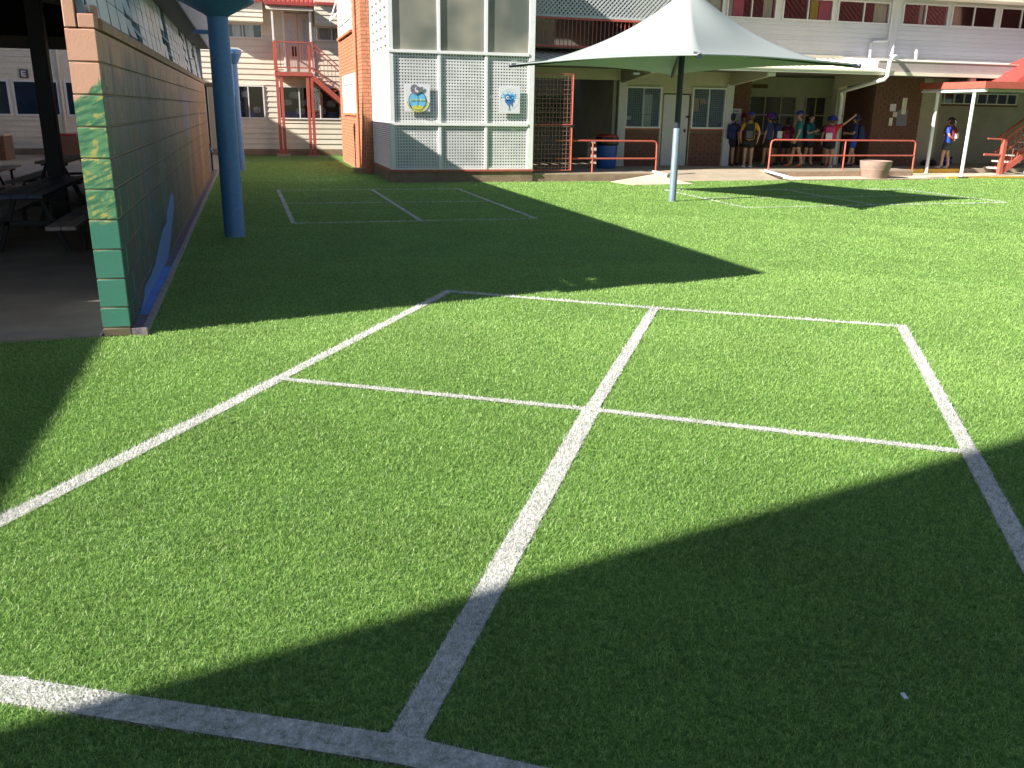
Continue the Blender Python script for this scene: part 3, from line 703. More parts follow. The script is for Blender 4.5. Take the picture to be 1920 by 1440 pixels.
# double door on the landing
dr = B('door', M['pinkdoor'], bb, (1.32, 1.725, BY-.03, BY+.02, 2.60, 4.43), (1.735, 2.14, BY-.028, BY+.02, 2.60, 4.43))
B('glazing_strip', M['greybundle'], dr, (1.46, 1.56, BY-.038, BY-.031, 3.35, 4.25), (1.90, 2.0, BY-.038, BY-.031, 3.10, 4.25))
B('lock_box', M['steel_black'], dr, (1.52, 1.66, BY-.07, BY-.031, 3.12, 3.42))
B('door_frame', M['white'], bb, (1.25, 1.32, BY-.06, BY, 2.6, 4.5), (2.14, 2.21, BY-.06, BY, 2.6, 4.5))
# letter sign
t = thing('letter_sign', 'small dark square sign with a white letter E on the siding', 'sign', (-6.45, BY-.04, 2.27))
B('sign_board', mat('dark sign board', (.10, .10, .11), .6, .05), t, (-6.58, -6.34, BY-.07, BY-.035, 2.27, 2.52))
B('letter', M['signwhite'], t, (-6.53, -6.49, BY-.076, BY-.071, 2.31, 2.48), (-6.489, -6.40, BY-.076, BY-.071, 2.31, 2.345), (-6.489, -6.41, BY-.076, BY-.071, 2.378, 2.412), (-6.489, -6.40, BY-.076, BY-.071, 2.445, 2.48))
# things stored behind the far windows
for k in range(22):
    xx = [-.75, -.45, -.15, .2, 1.15, 1.36, 1.6, 1.78, 2.05, 2.35, 2.6][k % 11]+random.uniform(-.06, .06); zz = [1.42, 1.66, 1.9][(k//11*1+k) % 3]
    o = MB().box(xx, xx+random.uniform(.16, .3), BY+.21, BY+.39, zz-.09, zz+.10).build('fabric_bundle', M['greybundle'], bevel=.05)
    o.data.transform(Matrix.Translation((-xx, -BY-.3, -zz))); o.data.transform(Matrix.Rotation(random.uniform(-.35, .35), 4, 'Y')); o.location = (xx, BY+.125+.012*(k % 4), zz)
    tag(o, 'grey fabric bundle piled in the far window '+('left of the red stair' if xx < .8 else 'under the red landing'), 'bundle', 'grey bundles in the far window '+('left of the stair' if xx < .8 else 'under the landing'))
for k, xx in enumerate([-.78, -.42, -.02, 1.1, 1.42, 1.8, 2.2, 2.6]):
    o = MB().lathe((0, 0, 0), [(.12, 0), (.16, .26), (.17, .28)], 14).build('storage_tub', M['bluetub']); o.location = (xx+.1, BY+.24, 1.12)
    tag(o, 'royal blue tub on the sill inside the far window '+('left of the red stair' if xx < .8 else 'under the red landing'), 'tub', 'blue tubs in the far window '+('left of the stair' if xx < .8 else 'under the landing'))

# landing and stair in red steel
st = thing('exterior_stair', 'red steel landing and stair in front of the far weatherboard wall', 'staircase', (1.5, 30.4, 0))
LX0, LX1, LZ, LY0 = .90, 2.08, 2.62, 30.25
B('landing', M['red'], st, (LX0, LX1, LY0, BY-.04, LZ-.13, LZ-.02))
B('landing_floor', M['kerbface'], st, (LX0+.02, LX1-.02, LY0+.02, BY-.05, LZ-.02, LZ))
for x in (LX0+.06, LX0+.19, LX1-.17, LX1-.04):
    B('post', M['red'], st, (x-.045, x+.045, LY0+.02, LY0+.11, 0, LZ-.13 if x not in (LX0+.06,) else 3.52))
B('footing', M['concrete'], st, (LX0-.08, LX0+.34, LY0-.08, LY0+.22, 0, .07), (LX1-.28, LX1+.1, LY0-.08, LY0+.22, 0, .03))
for z in (LZ+.10, LZ+.86): B('rail', M['red'], st, (LX0+.105, LX1, LY0+.03, LY0+.075, z, z+.04)); B('rail', M['red'], st, (LX0, LX0+.04, LY0+.12, BY-.05, z, z+.04))
for k in range(11): B('baluster', M['red'], st, (LX0+.19+k*.09, LX0+.205+k*.09, LY0+.045, LY0+.06, LZ+.14, LZ+.86))
for k in range(8): B('baluster', M['red'], st, (LX0+.012, LX0+.027, LY0+.18+k*.09, LY0+.195+k*.09, LZ+.14, LZ+.86))
B('newel_post', M['red'], st, (LX1-.12, LX1-.045, LY0+.02, LY0+.095, LZ, LZ+.82), (LX1, LX1+.05, LY0+.02, LY0+.07, LZ, LZ+.92))
n_ = 13
for k in range(n_): B('tread', M['red'], st, (LX1+.05+k*.22, LX1+.29+k*.22, LY0+.04, LY0+.86, LZ-.20-k*.185, LZ-.165-k*.185))
for yy in (LY0+.0, LY0+.88):
    MB().bar((LX1, yy, LZ-.16), (LX1+.22*n_, yy, LZ-.16-.185*n_), .03, .15).build('stringer', M['red'], st)
for dz in (.16, .78, .92):
    MB().bar((LX1+.03, LY0+.045, LZ+dz-.04), (LX1+.22*n_, LY0+.045, LZ+dz-.04-.185*n_), .03, .035).build('rail', M['red'], st)
for k in range(20):
    x = LX1+.12+k*.12; z = LZ-.04-(x-LX1)*.84; B('baluster', M['red'], st, (x, x+.014, LY0+.04, LY0+.054, z+.17, z+.78))
# porch roof over landing
B('porch_post', M['white'], st, (LX0+.0, LX0+.055, LY0+.03, LY0+.085, 3.53, 4.42), (LX1-.03, LX1+.025, LY0+.03, LY0+.085, 3.50, 4.42))
MB().quadbox([(LX0-.14, LY0-.1, 4.42), (LX1+.1, LY0-.1, 4.42), (LX1+.1, BY-.9, 4.50), (LX0-.14, BY-.9, 4.50), (LX0-.14, LY0-.1, 4.47), (LX1+.1, LY0-.1, 4.47), (LX1+.1, BY-.9, 4.55), (LX0-.14, BY-.9, 4.55)]).build('porch_lining', M['cream'], st)
B('porch_lining', M['cream'], st, (LX0-.139, LX1+.099, BY-.9, BY-.04, 4.50, 4.55))
B('porch_roof', M['redroof'], st, (LX0-.18, LX1+.14, LY0-.15, BY-.87, 4.56, 4.64))
# red brick side tap
t = thing('tap_post', 'small standpipe with a white hose end past the far end of the mural wall', 'tap', (-.93, 22.0, 0))
MB().tube([(-.93, 22, 0), (-.93, 22, .55), (-.88, 21.96, .60), (-.86, 21.95, .52)], .025, 8).build('pipe', M['bluelight'], t); MB().lathe((-.93, 22, .6), [(.04, 0), (.05, .03), (.02, .12)], 10).build('handle', M['steel_black'], t)
B('base', M['concrete'], t, (-1.02, -.84, 21.9, 22.1, 0, .09))
t = thing('entry_awning', 'small grey hood over a blue door beyond the end of the mural wall', 'awning', (-1.0, 22.6, 0))
B('hood', M['kerbface'], t, (-1.1, -.74, 22.2, 23.4, 1.98, 2.05)); B('door', M['mullion'], t, (-.98, -.93, 22.3, 23.3, 0, 1.95)); B('post', M['steel_black'], t, (-.91, -.87, 22.18, 22.22, 0, 1.97))

# ------------------------------------------------------------------ brick building and white screened tower
bk = thing('brick_building', 'orange brick building with white framed windows, beside the white mesh screen', 'building', (2.7, 22.2, 0))
BX = 2.70
bo = [(23.45, 26.7, 1.42, 2.22), (24.1, 27.3, 3.45, 4.9)]
mbw = MB()
for a in [(BX, 2.96, 22.22, 27.8, 0, 1.42), (BX, 2.96, 22.22, 27.8, 2.22, 3.45), (BX, 2.96, 22.22, 27.8, 4.9, 5.4), (BX, 2.96, 22.22, 23.45, 1.42, 2.22), (BX, 2.96, 26.7, 27.8, 1.42, 2.22), (BX, 2.96, 22.22, 24.1, 3.45, 4.9), (BX, 2.96, 27.3, 27.8, 3.45, 4.9), (2.96, 6.5, 27.5, 27.8, 0, 5.4), (2.96, 6.5, 22.6, 27.5, 5.3, 5.4), (3.4,3.5,22.7,27.5,0,5.3)]: mbw.box(*a)
mbw.build('mortar_wall', M['mortar'], bk)
bricks(bk, 22.22, 27.8, .02, 5.35, BX, M['brick'], bo, 'y', near=lambda t: t[0]+abs(t[2]-2.2)*1.2)
bricks(bk, BX-.0, 2.93, .02, 5.35, 22.22, M['brick'], (), 'x', limit=0)
for (a, b_, c, d_) in bo:
    mb = MB().box(BX-.05, BX+.03, a, a+.12, c, d_).box(BX-.05, BX+.03, b_-.12, b_, c, d_).box(BX-.045, BX+.03, a+.12, b_-.12, d_-.07, d_).box(BX-.045, BX+.03, a+.12, b_-.12, c, c+.06).box(BX-.04, BX+.03, (a+b_)/2-.05, (a+b_)/2+.05, c+.06, d_-.07)
    f = mb.build('window', M['white'], bk)
    B('pane', M['white'], f, (BX-.01, BX+.02, a+.12, (a+b_)/2-.05, c+.06, d_-.07), (BX-.01, BX+.02, (a+b_)/2+.05, b_-.12, c+.06, d_-.07))
B('lintel', M['white'], bk, (BX-.04, BX+.001, 23.35, 26.8, 2.225, 2.40))
B('sill', M['brick'], bk, (BX-.07, BX+.001, 23.4, 26.75, 1.36, 1.415), (BX-.09, BX+.001, 24.0, 27.4, 3.38, 3.445))
MB().tube([(BX-.055, 23.1, 0), (BX-.055, 23.1, 5.3)], .035, 8).build('downpipe', M['brick'], bk, smooth=True)
mb = MB()
mb.bar((BX-.28, 24.2, 3.9), (BX-.02, 24.2, 4.6), .03); mb.bar((BX-.28, 27.2, 3.9), (BX-.02, 27.2, 4.6), .03); mb.bar((BX-.28, 24.2, 3.9), (BX-.28, 27.2, 3.9), .03).build('window_sash', M['white'], bk)
B('step', M['kerbface'], bk, (2.45, 2.68, 22.3, 22.75, 0, .12))

TX0, TX1, TY, TY2, TH = 2.92, 6.10, 19.45, 22.19, 5.0
tw = thing('screened_stairwell', 'white framed stairwell with frosted panes above fine mesh screens', 'building', (4.5, TY, 0))
B('plinth', M['kerbface'], tw, (TX0-.02, TX1+.02, TY, TY2, 0, .235))
B('base_rail', M['red'], tw, (TX0-.03, TX1+.03, TY-.035, TY2, .237, .275))
cx = [TX0, 3.985, 5.02, TX1]
def post(x, w_, z0, z1, y=TY): return (x-w_/2, x+w_/2, y-.03, y+.06, z0, z1)
for x, w_ in ((TX0+.035, .10), (3.985, .065), (5.02, .065), (TX1-.05, .13)): B('post', M['white'], tw, post(x, w_, .277, TH), bevel=.005)
for z in (1.235, 2.70, 4.3): B('rail', M['white'], tw, (TX0-.02, TX1-.12, TY-.045, TY+.05, z-.03, z+.03), bevel=.004)
B('rail', M['white'], tw, (TX0+.09, TX1-.12, TY-.02, TY+.04, .278, .315))
spans = [(3.01, 3.95), (4.02, 4.985), (5.055, 5.985)]
for a, b_ in spans:
    for z0, z1 in ((.316, 1.204), (1.266, 2.669)):
        mb = MB(); p = .0625; k = 0
        x = a+p/2
        while x < b_: mb.box(x-.0175, x+.0175, TY+.004, TY+.016, z0, z1); x += p
        z = z0+p/2
        while z < z1: mb.box(a, b_, TY+.001, TY+.0185, z-.0175, z+.0175); z += p
        mb.build('mesh_panel', M['screen'], tw, fix=False)
    B('frosted_pane', M['frosted'], tw, (a, b_, TY+.01, TY+.02, 2.731, 4.269)); B('upper_pane', M['frosted'], tw, (a, b_, TY+.01, TY+.02, 4.331, TH))
B('inner_wall', M['dimroom'], tw, (TX0+.08, TX1, TY+1.4, TY+1.5, .24, TH-.02), (TX1-.1, TX1, TY+.07, TY2, .277, TH-.02))
B('lid', M['lav'], tw, (TX0-.05, TX1+.05, TY-.05, TY2, TH, TH+.1))
for k in range(10): B('stair_flight', M['dimroom'], tw, (3.1+k*.26, 3.36+k*.26, TY+.5, TY+1.35, .3+k*.17, .38+k*.17))
# west side of the stairwell
B('side_panel', M['white'], tw, (TX0-.02, TX0+.02, TY+.07, TY2, 1.235, 2.70))
B('corner_post', M['white'], tw, (TX0-.025, TX0+.03, TY2-.09, TY2, .277, TH))
for k in range(22): piece('louvre_slat', M['white'], tw, TX0-.02, TX0+.01, TY+.07, TY2-.1, .29+k*.0425, .29+k*.0425+.03, 'boardx')
B('side_backing', M['dimroom'], tw, (TX0+.012, TX0+.03, TY+.07, TY2-.1, .28, 1.23))
ncol = 4; pw = (TY2-.1-TY-.07)/ncol
for c in range(ncol):
    for r in range(12):
        y0 = TY+.07+c*pw; z0 = 2.705+r*.19; e = .055; x0_, x1_ = TX0-.02, TX0+.06
        key = 'bz'
        if key not in bm_cache:
            mb = MB().box(0, .08, 0, pw-.004, 0, .045).box(0, .08, 0, pw-.004, .14, .186).box(.0, .08, 0, e*1.5, .045, .14).box(0, .08, pw-.004-e*1.5, pw-.004, .045, .14)
            me = bpy.data.meshes.new('breeze_block'); me.from_pydata(mb.v, [], mb.f); me.materials.append(M['breeze']); bm_cache[key] = me
        o = bpy.data.objects.new('breeze_block', bm_cache[key]); C.objects.link(o); o.parent = tw; o.location = Vector((x0_, y0, z0))-Vector(tw.location)
# emblem boards hung on the mesh
def lozenge(mb, cx_, cz, rx, rz, y, n_=28, y2=None, a0=0, a1=2*PI):
    mb.prism([(cx_+rx*math.cos(a0+(a1-a0)*i/n_), cz+rz*math.sin(a0+(a1-a0)*i/n_)) for i in range(n_)], y, y2 or y+.002)
def arc(mb, cx_, cz, r, wd, a0, a1, y, n_=18):
    for i in range(n_):
        A = a0+(a1-a0)*i/n_; Bq = a0+(a1-a0)*(i+1)/n_
        mb.prism([(cx_+(r-wd/2)*math.cos(A), cz+(r-wd/2)*math.sin(A)), (cx_+(r+wd/2)*math.cos(A), cz+(r+wd/2)*math.sin(A)), (cx_+(r+wd/2)*math.cos(Bq), cz+(r+wd/2)*math.sin(Bq)), (cx_+(r-wd/2)*math.cos(Bq), cz+(r-wd/2)*math.sin(Bq))], y, y+.002)
sx0, sx1, sz0, sz1 = 3.23, 3.765, 1.50, 2.055; sy = TY-.06; ex = (sx0+sx1)/2
t = thing('emblem_sign', 'square white board with a grey animal above a blue disc, on the left mesh panel', 'sign', (ex, sy, sz0))
B('board', M['signwhite'], t, (sx0, sx1, sy, sy+.012, sz0, sz1))
mb = MB(); lozenge(mb, ex, sz0+.215, .195, .195, sy-.003); mb.build('ring', M['navy_print'], t)
mb = MB(); lozenge(mb, ex, sz0+.215, .182, .182, sy-.006); mb.build('disc', M['sky_blue'], t)
mb = MB(); lozenge(mb, ex, sz0+.075, .12, .045, sy-.009); mb.build('hill', M['signyellow'], t)
mb = MB(); arc(mb, ex, sz0+.215, .222, .022, PI*1.02, PI*1.98, sy-.012)
for k in range(14):
    a = PI*(1.04+.92*k/13); r = .222; x, z = ex+r*math.cos(a), sz0+.215+r*math.sin(a); mb.prism([(x-.012, z-.012), (x+.018*math.cos(a), z-.028), (x+.014, z+.014)], sy-.0145, sy-.013)
mb.build('laurel', M['signyellow'], t)
mb = MB()
for k, wd in enumerate([.018, .02, .016, .02, 0, .02, .02, .02, 0, .018, .02, .018, .02, .018]):
    if wd: x = ex-.16+k*.0235; mb.box(x, x+.006, sy-.0145, sy-.013, sz0+.215, sz0+.248); mb.box(x+.006, x+wd-.002, sy-.0144, sy-.0131, sz0+(.215 if k % 2 else .228), sz0+(.223 if k % 2 else .236)); mb.box(x+.006, x+wd-.004, sy-.0144, sy-.0131, sz0+.241, sz0+.248)
mb.box(ex-.17, ex+.17, sy-.0125, sy-.012, sz0+.206, sz0+.209)
mb.build('band_lettering', M['signyellow'], t)
mb = MB().prism([(ex-.035, sz0+.33), (ex-.14, sz0+.39), (ex-.155, sz0+.46), (ex-.12, sz0+.53), (ex-.06, sz0+.545), (ex-.01, sz0+.53), (ex+.02, sz0+.49), (ex+.06, sz0+.475), (ex+.10, sz0+.505), (ex+.13, sz0+.47), (ex+.11, sz0+.42), (ex+.06, sz0+.385), (ex+.01, sz0+.36)], sy-.018, sy-.016)
mb.build('animal', M['signgrey'], t)
mb = MB().prism([(ex-.05, sz0+.40), (ex-.06, sz0+.47), (ex-.02, sz0+.50), (ex-.03, sz0+.44), (ex+.03, sz0+.40), (ex+.0, sz0+.375)], sy-.0205, sy-.019).build('animal_highlight', M['paper'], t)
MB().box(ex-.004, ex+.004, sy-.0105, sy-.010, sz0+.08, sz0+.34).build('stem', M['signgrey'], t)
sx0, sx1, sz0, sz1 = 5.30, 5.78, 1.48, 2.03; ex = (sx0+sx1)/2
t = thing('splash_sign', 'square white board with a dripping blue paint splash, on the right mesh panel', 'sign', (ex, sy, sz0))
B('board', M['signwhite'], t, (sx0, sx1, sy, sy+.012, sz0, sz1))
random.seed(4)
mb = MB(); pts = []
for i in range(40):
    a = 2*PI*i/40; r = .115+.02*math.sin(3*a)+(.035 if i % 4 == 0 else 0); pts.append((ex+r*math.cos(a)*1.1, sz0+.33+r*math.sin(a)*.8))
mb.prism(pts, sy-.003, sy-.001)
for k in range(22):
    a = random.uniform(-.3, PI+.3); r = random.uniform(.14, .19); lozenge(mb, ex+r*math.cos(a)*1.1, sz0+.33+r*math.sin(a)*.8, .008, .008, sy-.003, 8)
mb.build('splash', M['sky_blue'], t)
mb = MB()
for x, L_ in ((-.09, .07), (-.05, .12), (-.01, .20), (.02, .10), (.055, .15), (.09, .05)): mb.prism([(ex+x-.014, sz0+.29), (ex+x+.014, sz0+.29), (ex+x+.006, sz0+.29-L_), (ex+x-.006, sz0+.29-L_)], sy-.006, sy-.004)
arc(mb, ex-.04, sz0+.33, .055, .03, .5, 5.4, sy-.006); arc(mb, ex+.05, sz0+.34, .035, .02, 0, 5.5, sy-.0075)
mb.build('drips', M['deep_blue'], t)
mb = MB(); arc(mb, ex-.045, sz0+.33, .028, .022, .5, 5.4, sy-.010); mb.build('splash_highlight', M['signwhite'], t)
mb = MB(); mb.box(ex-.035, ex+.035, sy-.002, sy-.001, sz0+.055, sz0+.06).box(ex-.03, ex+.03, sy-.002, sy-.001, sz0+.07, sz0+.085)
arc(mb, ex, sz0+.30, .21, .002, 0, 2*PI, sy-.002, 30); mb.build('fine_print', mat('pale grey print', (.5, .52, .58), .7), t)

# ------------------------------------------------------------------ right hand: verandah paving
pv = B('verandah_floor', M['concrete'], None, (6.12, 9.15, 19.50, 30, 0, .18), (9.15, 12.45, 20.3, 30, 0, .18), (12.45, 16.95, 20.02, 30, 0, .18), (16.95, 30, 20.95, 30, 0, .15)); tag(pv, kind='structure')
B('kerb_face', M['kerbface'], pv, (6.13, 9.15, 19.487, 19.498, -.01, .155), (12.45, 16.9, 20.007, 20.018, .0, .15))
MB().quadbox([(9.155, 19.2, -.02), (12.445, 19.2, -.02), (12.445, 20.298, -.02), (9.155, 20.298, -.02), (9.155, 19.2, .012), (12.445, 19.2, .012), (12.445, 20.298, .18), (9.155, 20.298, .18)]).build('ramp', M['concrete'], kind='structure')
MB().quadbox([(7.95, 19.2, -.02), (8.12, 18.25, -.02), (9.62, 18.36, -.02), (9.14, 19.484, -.02), (7.95, 19.2, .012), (8.12, 18.25, .012), (9.62, 18.36, .012), (9.14, 19.484, .15)]).build('ramp_apron', M['paleconcrete'], kind='structure')
MB().bar((9.20, 19.62, .19), (9.42, 19.25, .13), .12, .08).build('ramp_kerb', M['paleconcrete'], kind='structure')
MB().bar((12.44, 20.0, .19), (12.90, 19.3, .03), .06, .05).build('ramp_kerb', M['white'], kind='structure')
lp = B('lower_paving', M['paleconcrete'], None, (13.0, 16.95, 19.18, 20.02, -.02, .03), (16.95, 30, 19.50, 20.93, -.02, .04)); tag(lp, kind='structure')
B('edge_strip', M['kerbface'], lp, (12.46, 16.94, 19.06, 19.175, -.02, .02))
B('yellow_edge', M['yellow'], lp, (17.0, 19.3, 20.85, 20.945, .04, .153), (17.6, 24, 19.44, 19.50, .0, .044))

# ------------------------------------------------------------------ right hand: main building
mn = thing('main_building', 'long two storey school building with a ground floor verandah and shade-greyed upper weatherboards', 'building', (14, 22, .18))
FY = 22.0
# lower wall, tuck shop front
lo = [(9.40, 10.41, 1.15, 2.18), (10.47, 11.28, .18, 2.03), (11.30, 12.28, 1.15, 2.19)]
wall_with_holes(mn, 9.22, 12.50, .18, 2.62, FY, .12, lo+[(9.40, 10.41, .18, 1.15), (11.30, 12.28, .18, 1.15)], M['beige'])
for a, b_ in ((9.40, 10.41), (11.30, 12.28)):
    B('brick_backing', M['darkmortar'], mn, (a, b_, FY+.02, FY+.12, .18, 1.12)); bricks(mn, a, b_, .185, 1.10, FY+.02, M['brownbrick'], (), 'x', limit=0)
    B('sill', M['red'], mn, (a, b_, FY-.04, FY+.1, 1.115, 1.148))
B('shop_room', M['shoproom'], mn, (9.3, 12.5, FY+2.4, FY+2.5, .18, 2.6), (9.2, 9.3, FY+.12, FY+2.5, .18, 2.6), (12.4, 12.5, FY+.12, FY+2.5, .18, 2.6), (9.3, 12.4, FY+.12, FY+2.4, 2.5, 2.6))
for i, (a, b_, z0, z1) in enumerate((lo[0], lo[2])):
    f = window(mn, a, b_, z0, z1, FY, M['white'], M['glass'], 2, .04)
    mb = MB(); x = a+.06
    while x < b_-.04: mb.box(x-.003, x+.003, FY-.07, FY-.064, z0+.03, z1-.03); x += .055
    z = z0+.06
    while z < z1-.04: mb.box(a+.03, b_-.03, FY-.0635, FY-.0575, z-.003, z+.003); z += .055
    mb.build('security_grille', M['mullion'], f, fix=False)
B('price_board', M['orange_print'], mn, (11.46, 11.62, FY+.2, FY+.21, 1.60, 1.93), (11.66, 11.85, FY+.2, FY+.21, 1.78, 1.93), (11.90, 11.93, FY+.2, FY+.21, 1.80, 1.93))
B('paper_notice', M['curtain'], mn, (9.98, 10.28, FY+.25, FY+.26, 1.5, 2.0), (10.0, 10.25, FY+.2, FY+.21, 1.2, 1.48), (9.5, 9.8, FY+.5, FY+.51, 1.35, 1.45))
dr = B('door', M['greydoor'], mn, (10.49, 11.22, FY-.015, FY+.03, .19, 2.0)); B('handle', M['steel_black'], dr, (11.12, 11.15, FY-.06, FY-.016, 1.05, 1.13), (11.16, 11.24, FY-.05, FY-.016, 1.42, 1.47))
for x in (9.31, 12.40, 15.92, 19.05, 22.2):
    w_ = .11
    if x == 15.92: B('column', M['beige'], mn, (x-.14, x+.14, FY+.05, FY+.30, .18, 2.66), bevel=.006)
    elif x > 18: continue
    else: B('column', M['greydoor'], mn, (x-w_, x+w_, FY-.05, FY-.001, .18, 2.30), bevel=.006)
for x in (9.30, 12.42, 15.64):      # tapered verandah brackets
    MB().quadbox([(x-.05, 20.15, 2.44), (x+.05, 20.15, 2.44), (x+.05, FY-.001, 2.25), (x-.05, FY-.001, 2.25), (x-.05, 20.15, 2.56), (x+.05, 20.15, 2.56), (x+.05, FY-.001, 2.80), (x-.05, FY-.001, 2.80)]).build('bracket', M['beige'], mn)
B('bracket_end', M['white'], mn, (9.0+.2, 9.38, 20.05, 20.148, 2.44, 2.53), (12.33, 12.52, 20.05, 20.148, 2.44, 2.53), (18.8, 19.0, 20.55, 20.648, 2.47, 2.56))
for x in (18.9, 22.1): MB().quadbox([(x-.05, 20.65, 2.48), (x+.05, 20.65, 2.48), (x+.05, FY-.001, 2.32), (x-.05, FY-.001, 2.32), (x-.05, 20.65, 2.59), (x+.05, 20.65, 2.59), (x+.05, FY-.001, 2.59), (x-.05, FY-.001, 2.59)]).build('bracket', M['beige'], mn)
# recessed verandah wall
RY = 24.0
ro = [(14.17, 15.77, .98, 2.08), (16.06, 16.80, .98, 2.08), (17.15, 18.40, 1.10, 2.12)]
wall_with_holes(mn, 14.17, 18.55, .18, 2.9, RY, .1, ro, M['beige'])
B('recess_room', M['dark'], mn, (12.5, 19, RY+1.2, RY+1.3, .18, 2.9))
for a, b_, z0, z1 in ro:
    window(mn, a, b_, z0, z1, RY, M['beige'], M['obscure'], 3 if b_-a > 1.4 else 2, .045, 2)
B('dado', M['darkmortar'], mn, (14.4, 18.5, RY-.028, RY-.002, .18, .96)); bricks(mn, 14.4, 18.5, .19, .95, RY-.028, M['brownbrick'], (), 'x', limit=0, depth=.01)
B('brick_backing', M['darkmortar'], mn, (12.52, 13.4, 22.6, 22.7, .18, 2.9)); bricks(mn, 12.52, 13.4, .19, 2.85, 22.6, M['brownbrick'], (), 'x', limit=0)
B('return_wall', M['darkmortar'], mn, (13.3, 13.4, 22.7, RY+.1, .18, 2.9)); B('filler_wall', M['beige'], mn, (13.4, 14.17, RY, RY+.1, .18, 2.9))
B('wall_vent', M['brownbrick'], mn, (14.25, 14.75, RY-.03, RY-.005, 2.27, 2.38))
B('brick_backing', M['darkmortar'], mn, (17.12, 18.72, 22.2, 22.3, .15, 2.9)); bricks(mn, 17.12, 18.72, .19, 2.85, 22.2, M['brownbrick'], (), 'x', limit=0)
B('return_wall', M['brownbrick'], mn, (17.12, 17.2, 22.3, RY, .18, 2.9))
B('wall_panel', M['render'], mn, (18.74, 19.6, 22.4, 22.5, .15, 2.9), bevel=.004)
go = [(20.25, 23.4, 1.93, 2.26)]
wall_with_holes(mn, 19.6, 27, .15, 2.9, 23.5, .1, go, M['render'])
B('return_wall', M['render'], mn, (19.5, 19.6, 22.5, 23.6, .15, 2.9)); B('recess_room', M['dark'], mn, (19.6, 27, 24.6, 24.7, .15, 2.9))
window(mn, 20.25, 21.75, 1.93, 2.26, 23.5, M['white'], M['glass'], 4, .03); window(mn, 21.85, 23.4, 1.93, 2.26, 23.5, M['white'], M['glass'], 4, .03)
B('sill', M['brownbrick'], mn, (20.2, 23.45, 23.44, 23.5, 1.87, 1.925))
# passage left
B('passage_wall', M['render'], mn, (6.1, 9.2, 25.4, 25.5, .18, 2.9), (9.1, 9.19, 22.1, 25.4, .18, 2.9))
window(mn, 7.95, 8.95, 1.08, 2.0, 25.4, M['beige'], M['glass'], 1, .05, 2); window(mn, 6.6, 7.6, 1.08, 2.0, 25.4, M['beige'], M['glass'], 3, .05, 2)
B('passage_beam', M['beige'], mn, (6.14, 9.20, 21.9, 22.0, 2.32, 2.62))
B('door', M['greydoor'], mn, (6.2, 6.55, 23.0, 23.04, .9, 2.0)); B('crate_stack', M['dark'], mn, (6.3, 7.3, 24.2, 24.8, .18, 1.0))
# awning, gutter
def slope_strip(x0, x1, y0, y1, z0, z1, th): return [(x0, y0, z0), (x1, y0, z0), (x1, y1, z1), (x0, y1, z1), (x0, y0, z0+th), (x1, y0, z0+th), (x1, y1, z1+th), (x0, y1, z1+th)]
mb = MB(); x = 6.14
while x < 15.7:
    mb.quadbox(slope_strip(x, x+.16, 19.92, FY-.0, 2.60, 3.0, .012)); mb.quadbox(slope_strip(x+.16, x+.2, 19.92, FY-.0, 2.61, 3.01, .022)); x += .2
mb.build('awning_roof', M['cream'], mn, fix=False)
B('gutter', M['cream'], mn, (6.14, 15.75, 19.80, 19.915, 2.535, 2.62), (15.752, 27, 20.40, 20.515, 2.562, 2.65)); B('gutter_lip', M['cream'], mn, (6.14, 15.75, 19.775, 19.80, 2.60, 2.635))
B('verandah_ceiling', M['dimroom'], mn, (6.14, 15.74, 19.93, 24.6, 2.585, 2.597), (15.752, 27, 20.53, 24.6, 2.60, 2.612))
B('flashing', M['cream'], mn, (10.8, 27, FY-.06, FY-.0, 3.02, 3.10))
# upper wall
uo = [(10.9, 12.0, 3.93, 4.5), (12.10, 13.55, 3.93, 4.5), (13.74, 15.28, 3.94, 4.5), (15.42, 17.08, 3.94, 4.5), (17.50, 19.02, 3.95, 4.52), (19.12, 20.66, 3.97, 4.54), (20.80, 22.3, 3.97, 4.54), (22.5, 24.4, 3.97, 4.54)]
wall_with_holes(mn, 10.75, 27, 2.9, 4.9, FY+.0, .12, uo, M['shaded_cream'])
boards(mn, M['shaded_cream'], 10.75, 27, 3.10, 3.93, FY-.0, .118, [], depth=.025)
cur = {1: [(12.16, 12.3, M['paper']), (12.32, 12.62, M['pinkcloth']), (13.2, 13.45, M['curtain'])], 2: [(14.62, 14.86, M['yellowcloth']), (14.88, 15.24, M['pinkcloth'])], 3: [(16.62, 17.02, M['curtain'])], 4: [(18.1, 18.22, M['paper'])], 5: [(19.2, 19.72, M['curtain']), (20.05, 20.62, M['curtain'])], 6: [(20.85, 22.25, M['curtain'])], 0: [(10.95, 11.95, M['curtain'])], 7: [(22.6, 23.5, M['curtain'])]}
for i, (a, b_, z0, z1) in enumerate(uo):
    window(mn, a, b_, z0, z1, FY, M['shaded_cream'], M['glass_refl'] if i < 5 else M['clearglass'], 2, .035, curtain=cur.get(i))
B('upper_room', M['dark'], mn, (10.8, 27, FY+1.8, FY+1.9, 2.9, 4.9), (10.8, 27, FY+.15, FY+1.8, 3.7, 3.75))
for cb in ((17.18, 17.36, FY-.045, FY, 3.1, 4.9), (10.72, 10.80, FY-.045, FY, 2.98, 4.9)): B('corner_board', M['shaded_cream'], mn, cb)
MB().tube([(17.12, FY-.09, 4.6), (17.12, FY-.09, 3.58), (17.05, FY-.09, 3.52), (16.62, FY-.09, 3.50), (16.55, FY-.09, 3.44), (16.55, FY-.09, 3.12)], .035, 10).build('downpipe', M['shaded_cream'], mn, smooth=True)
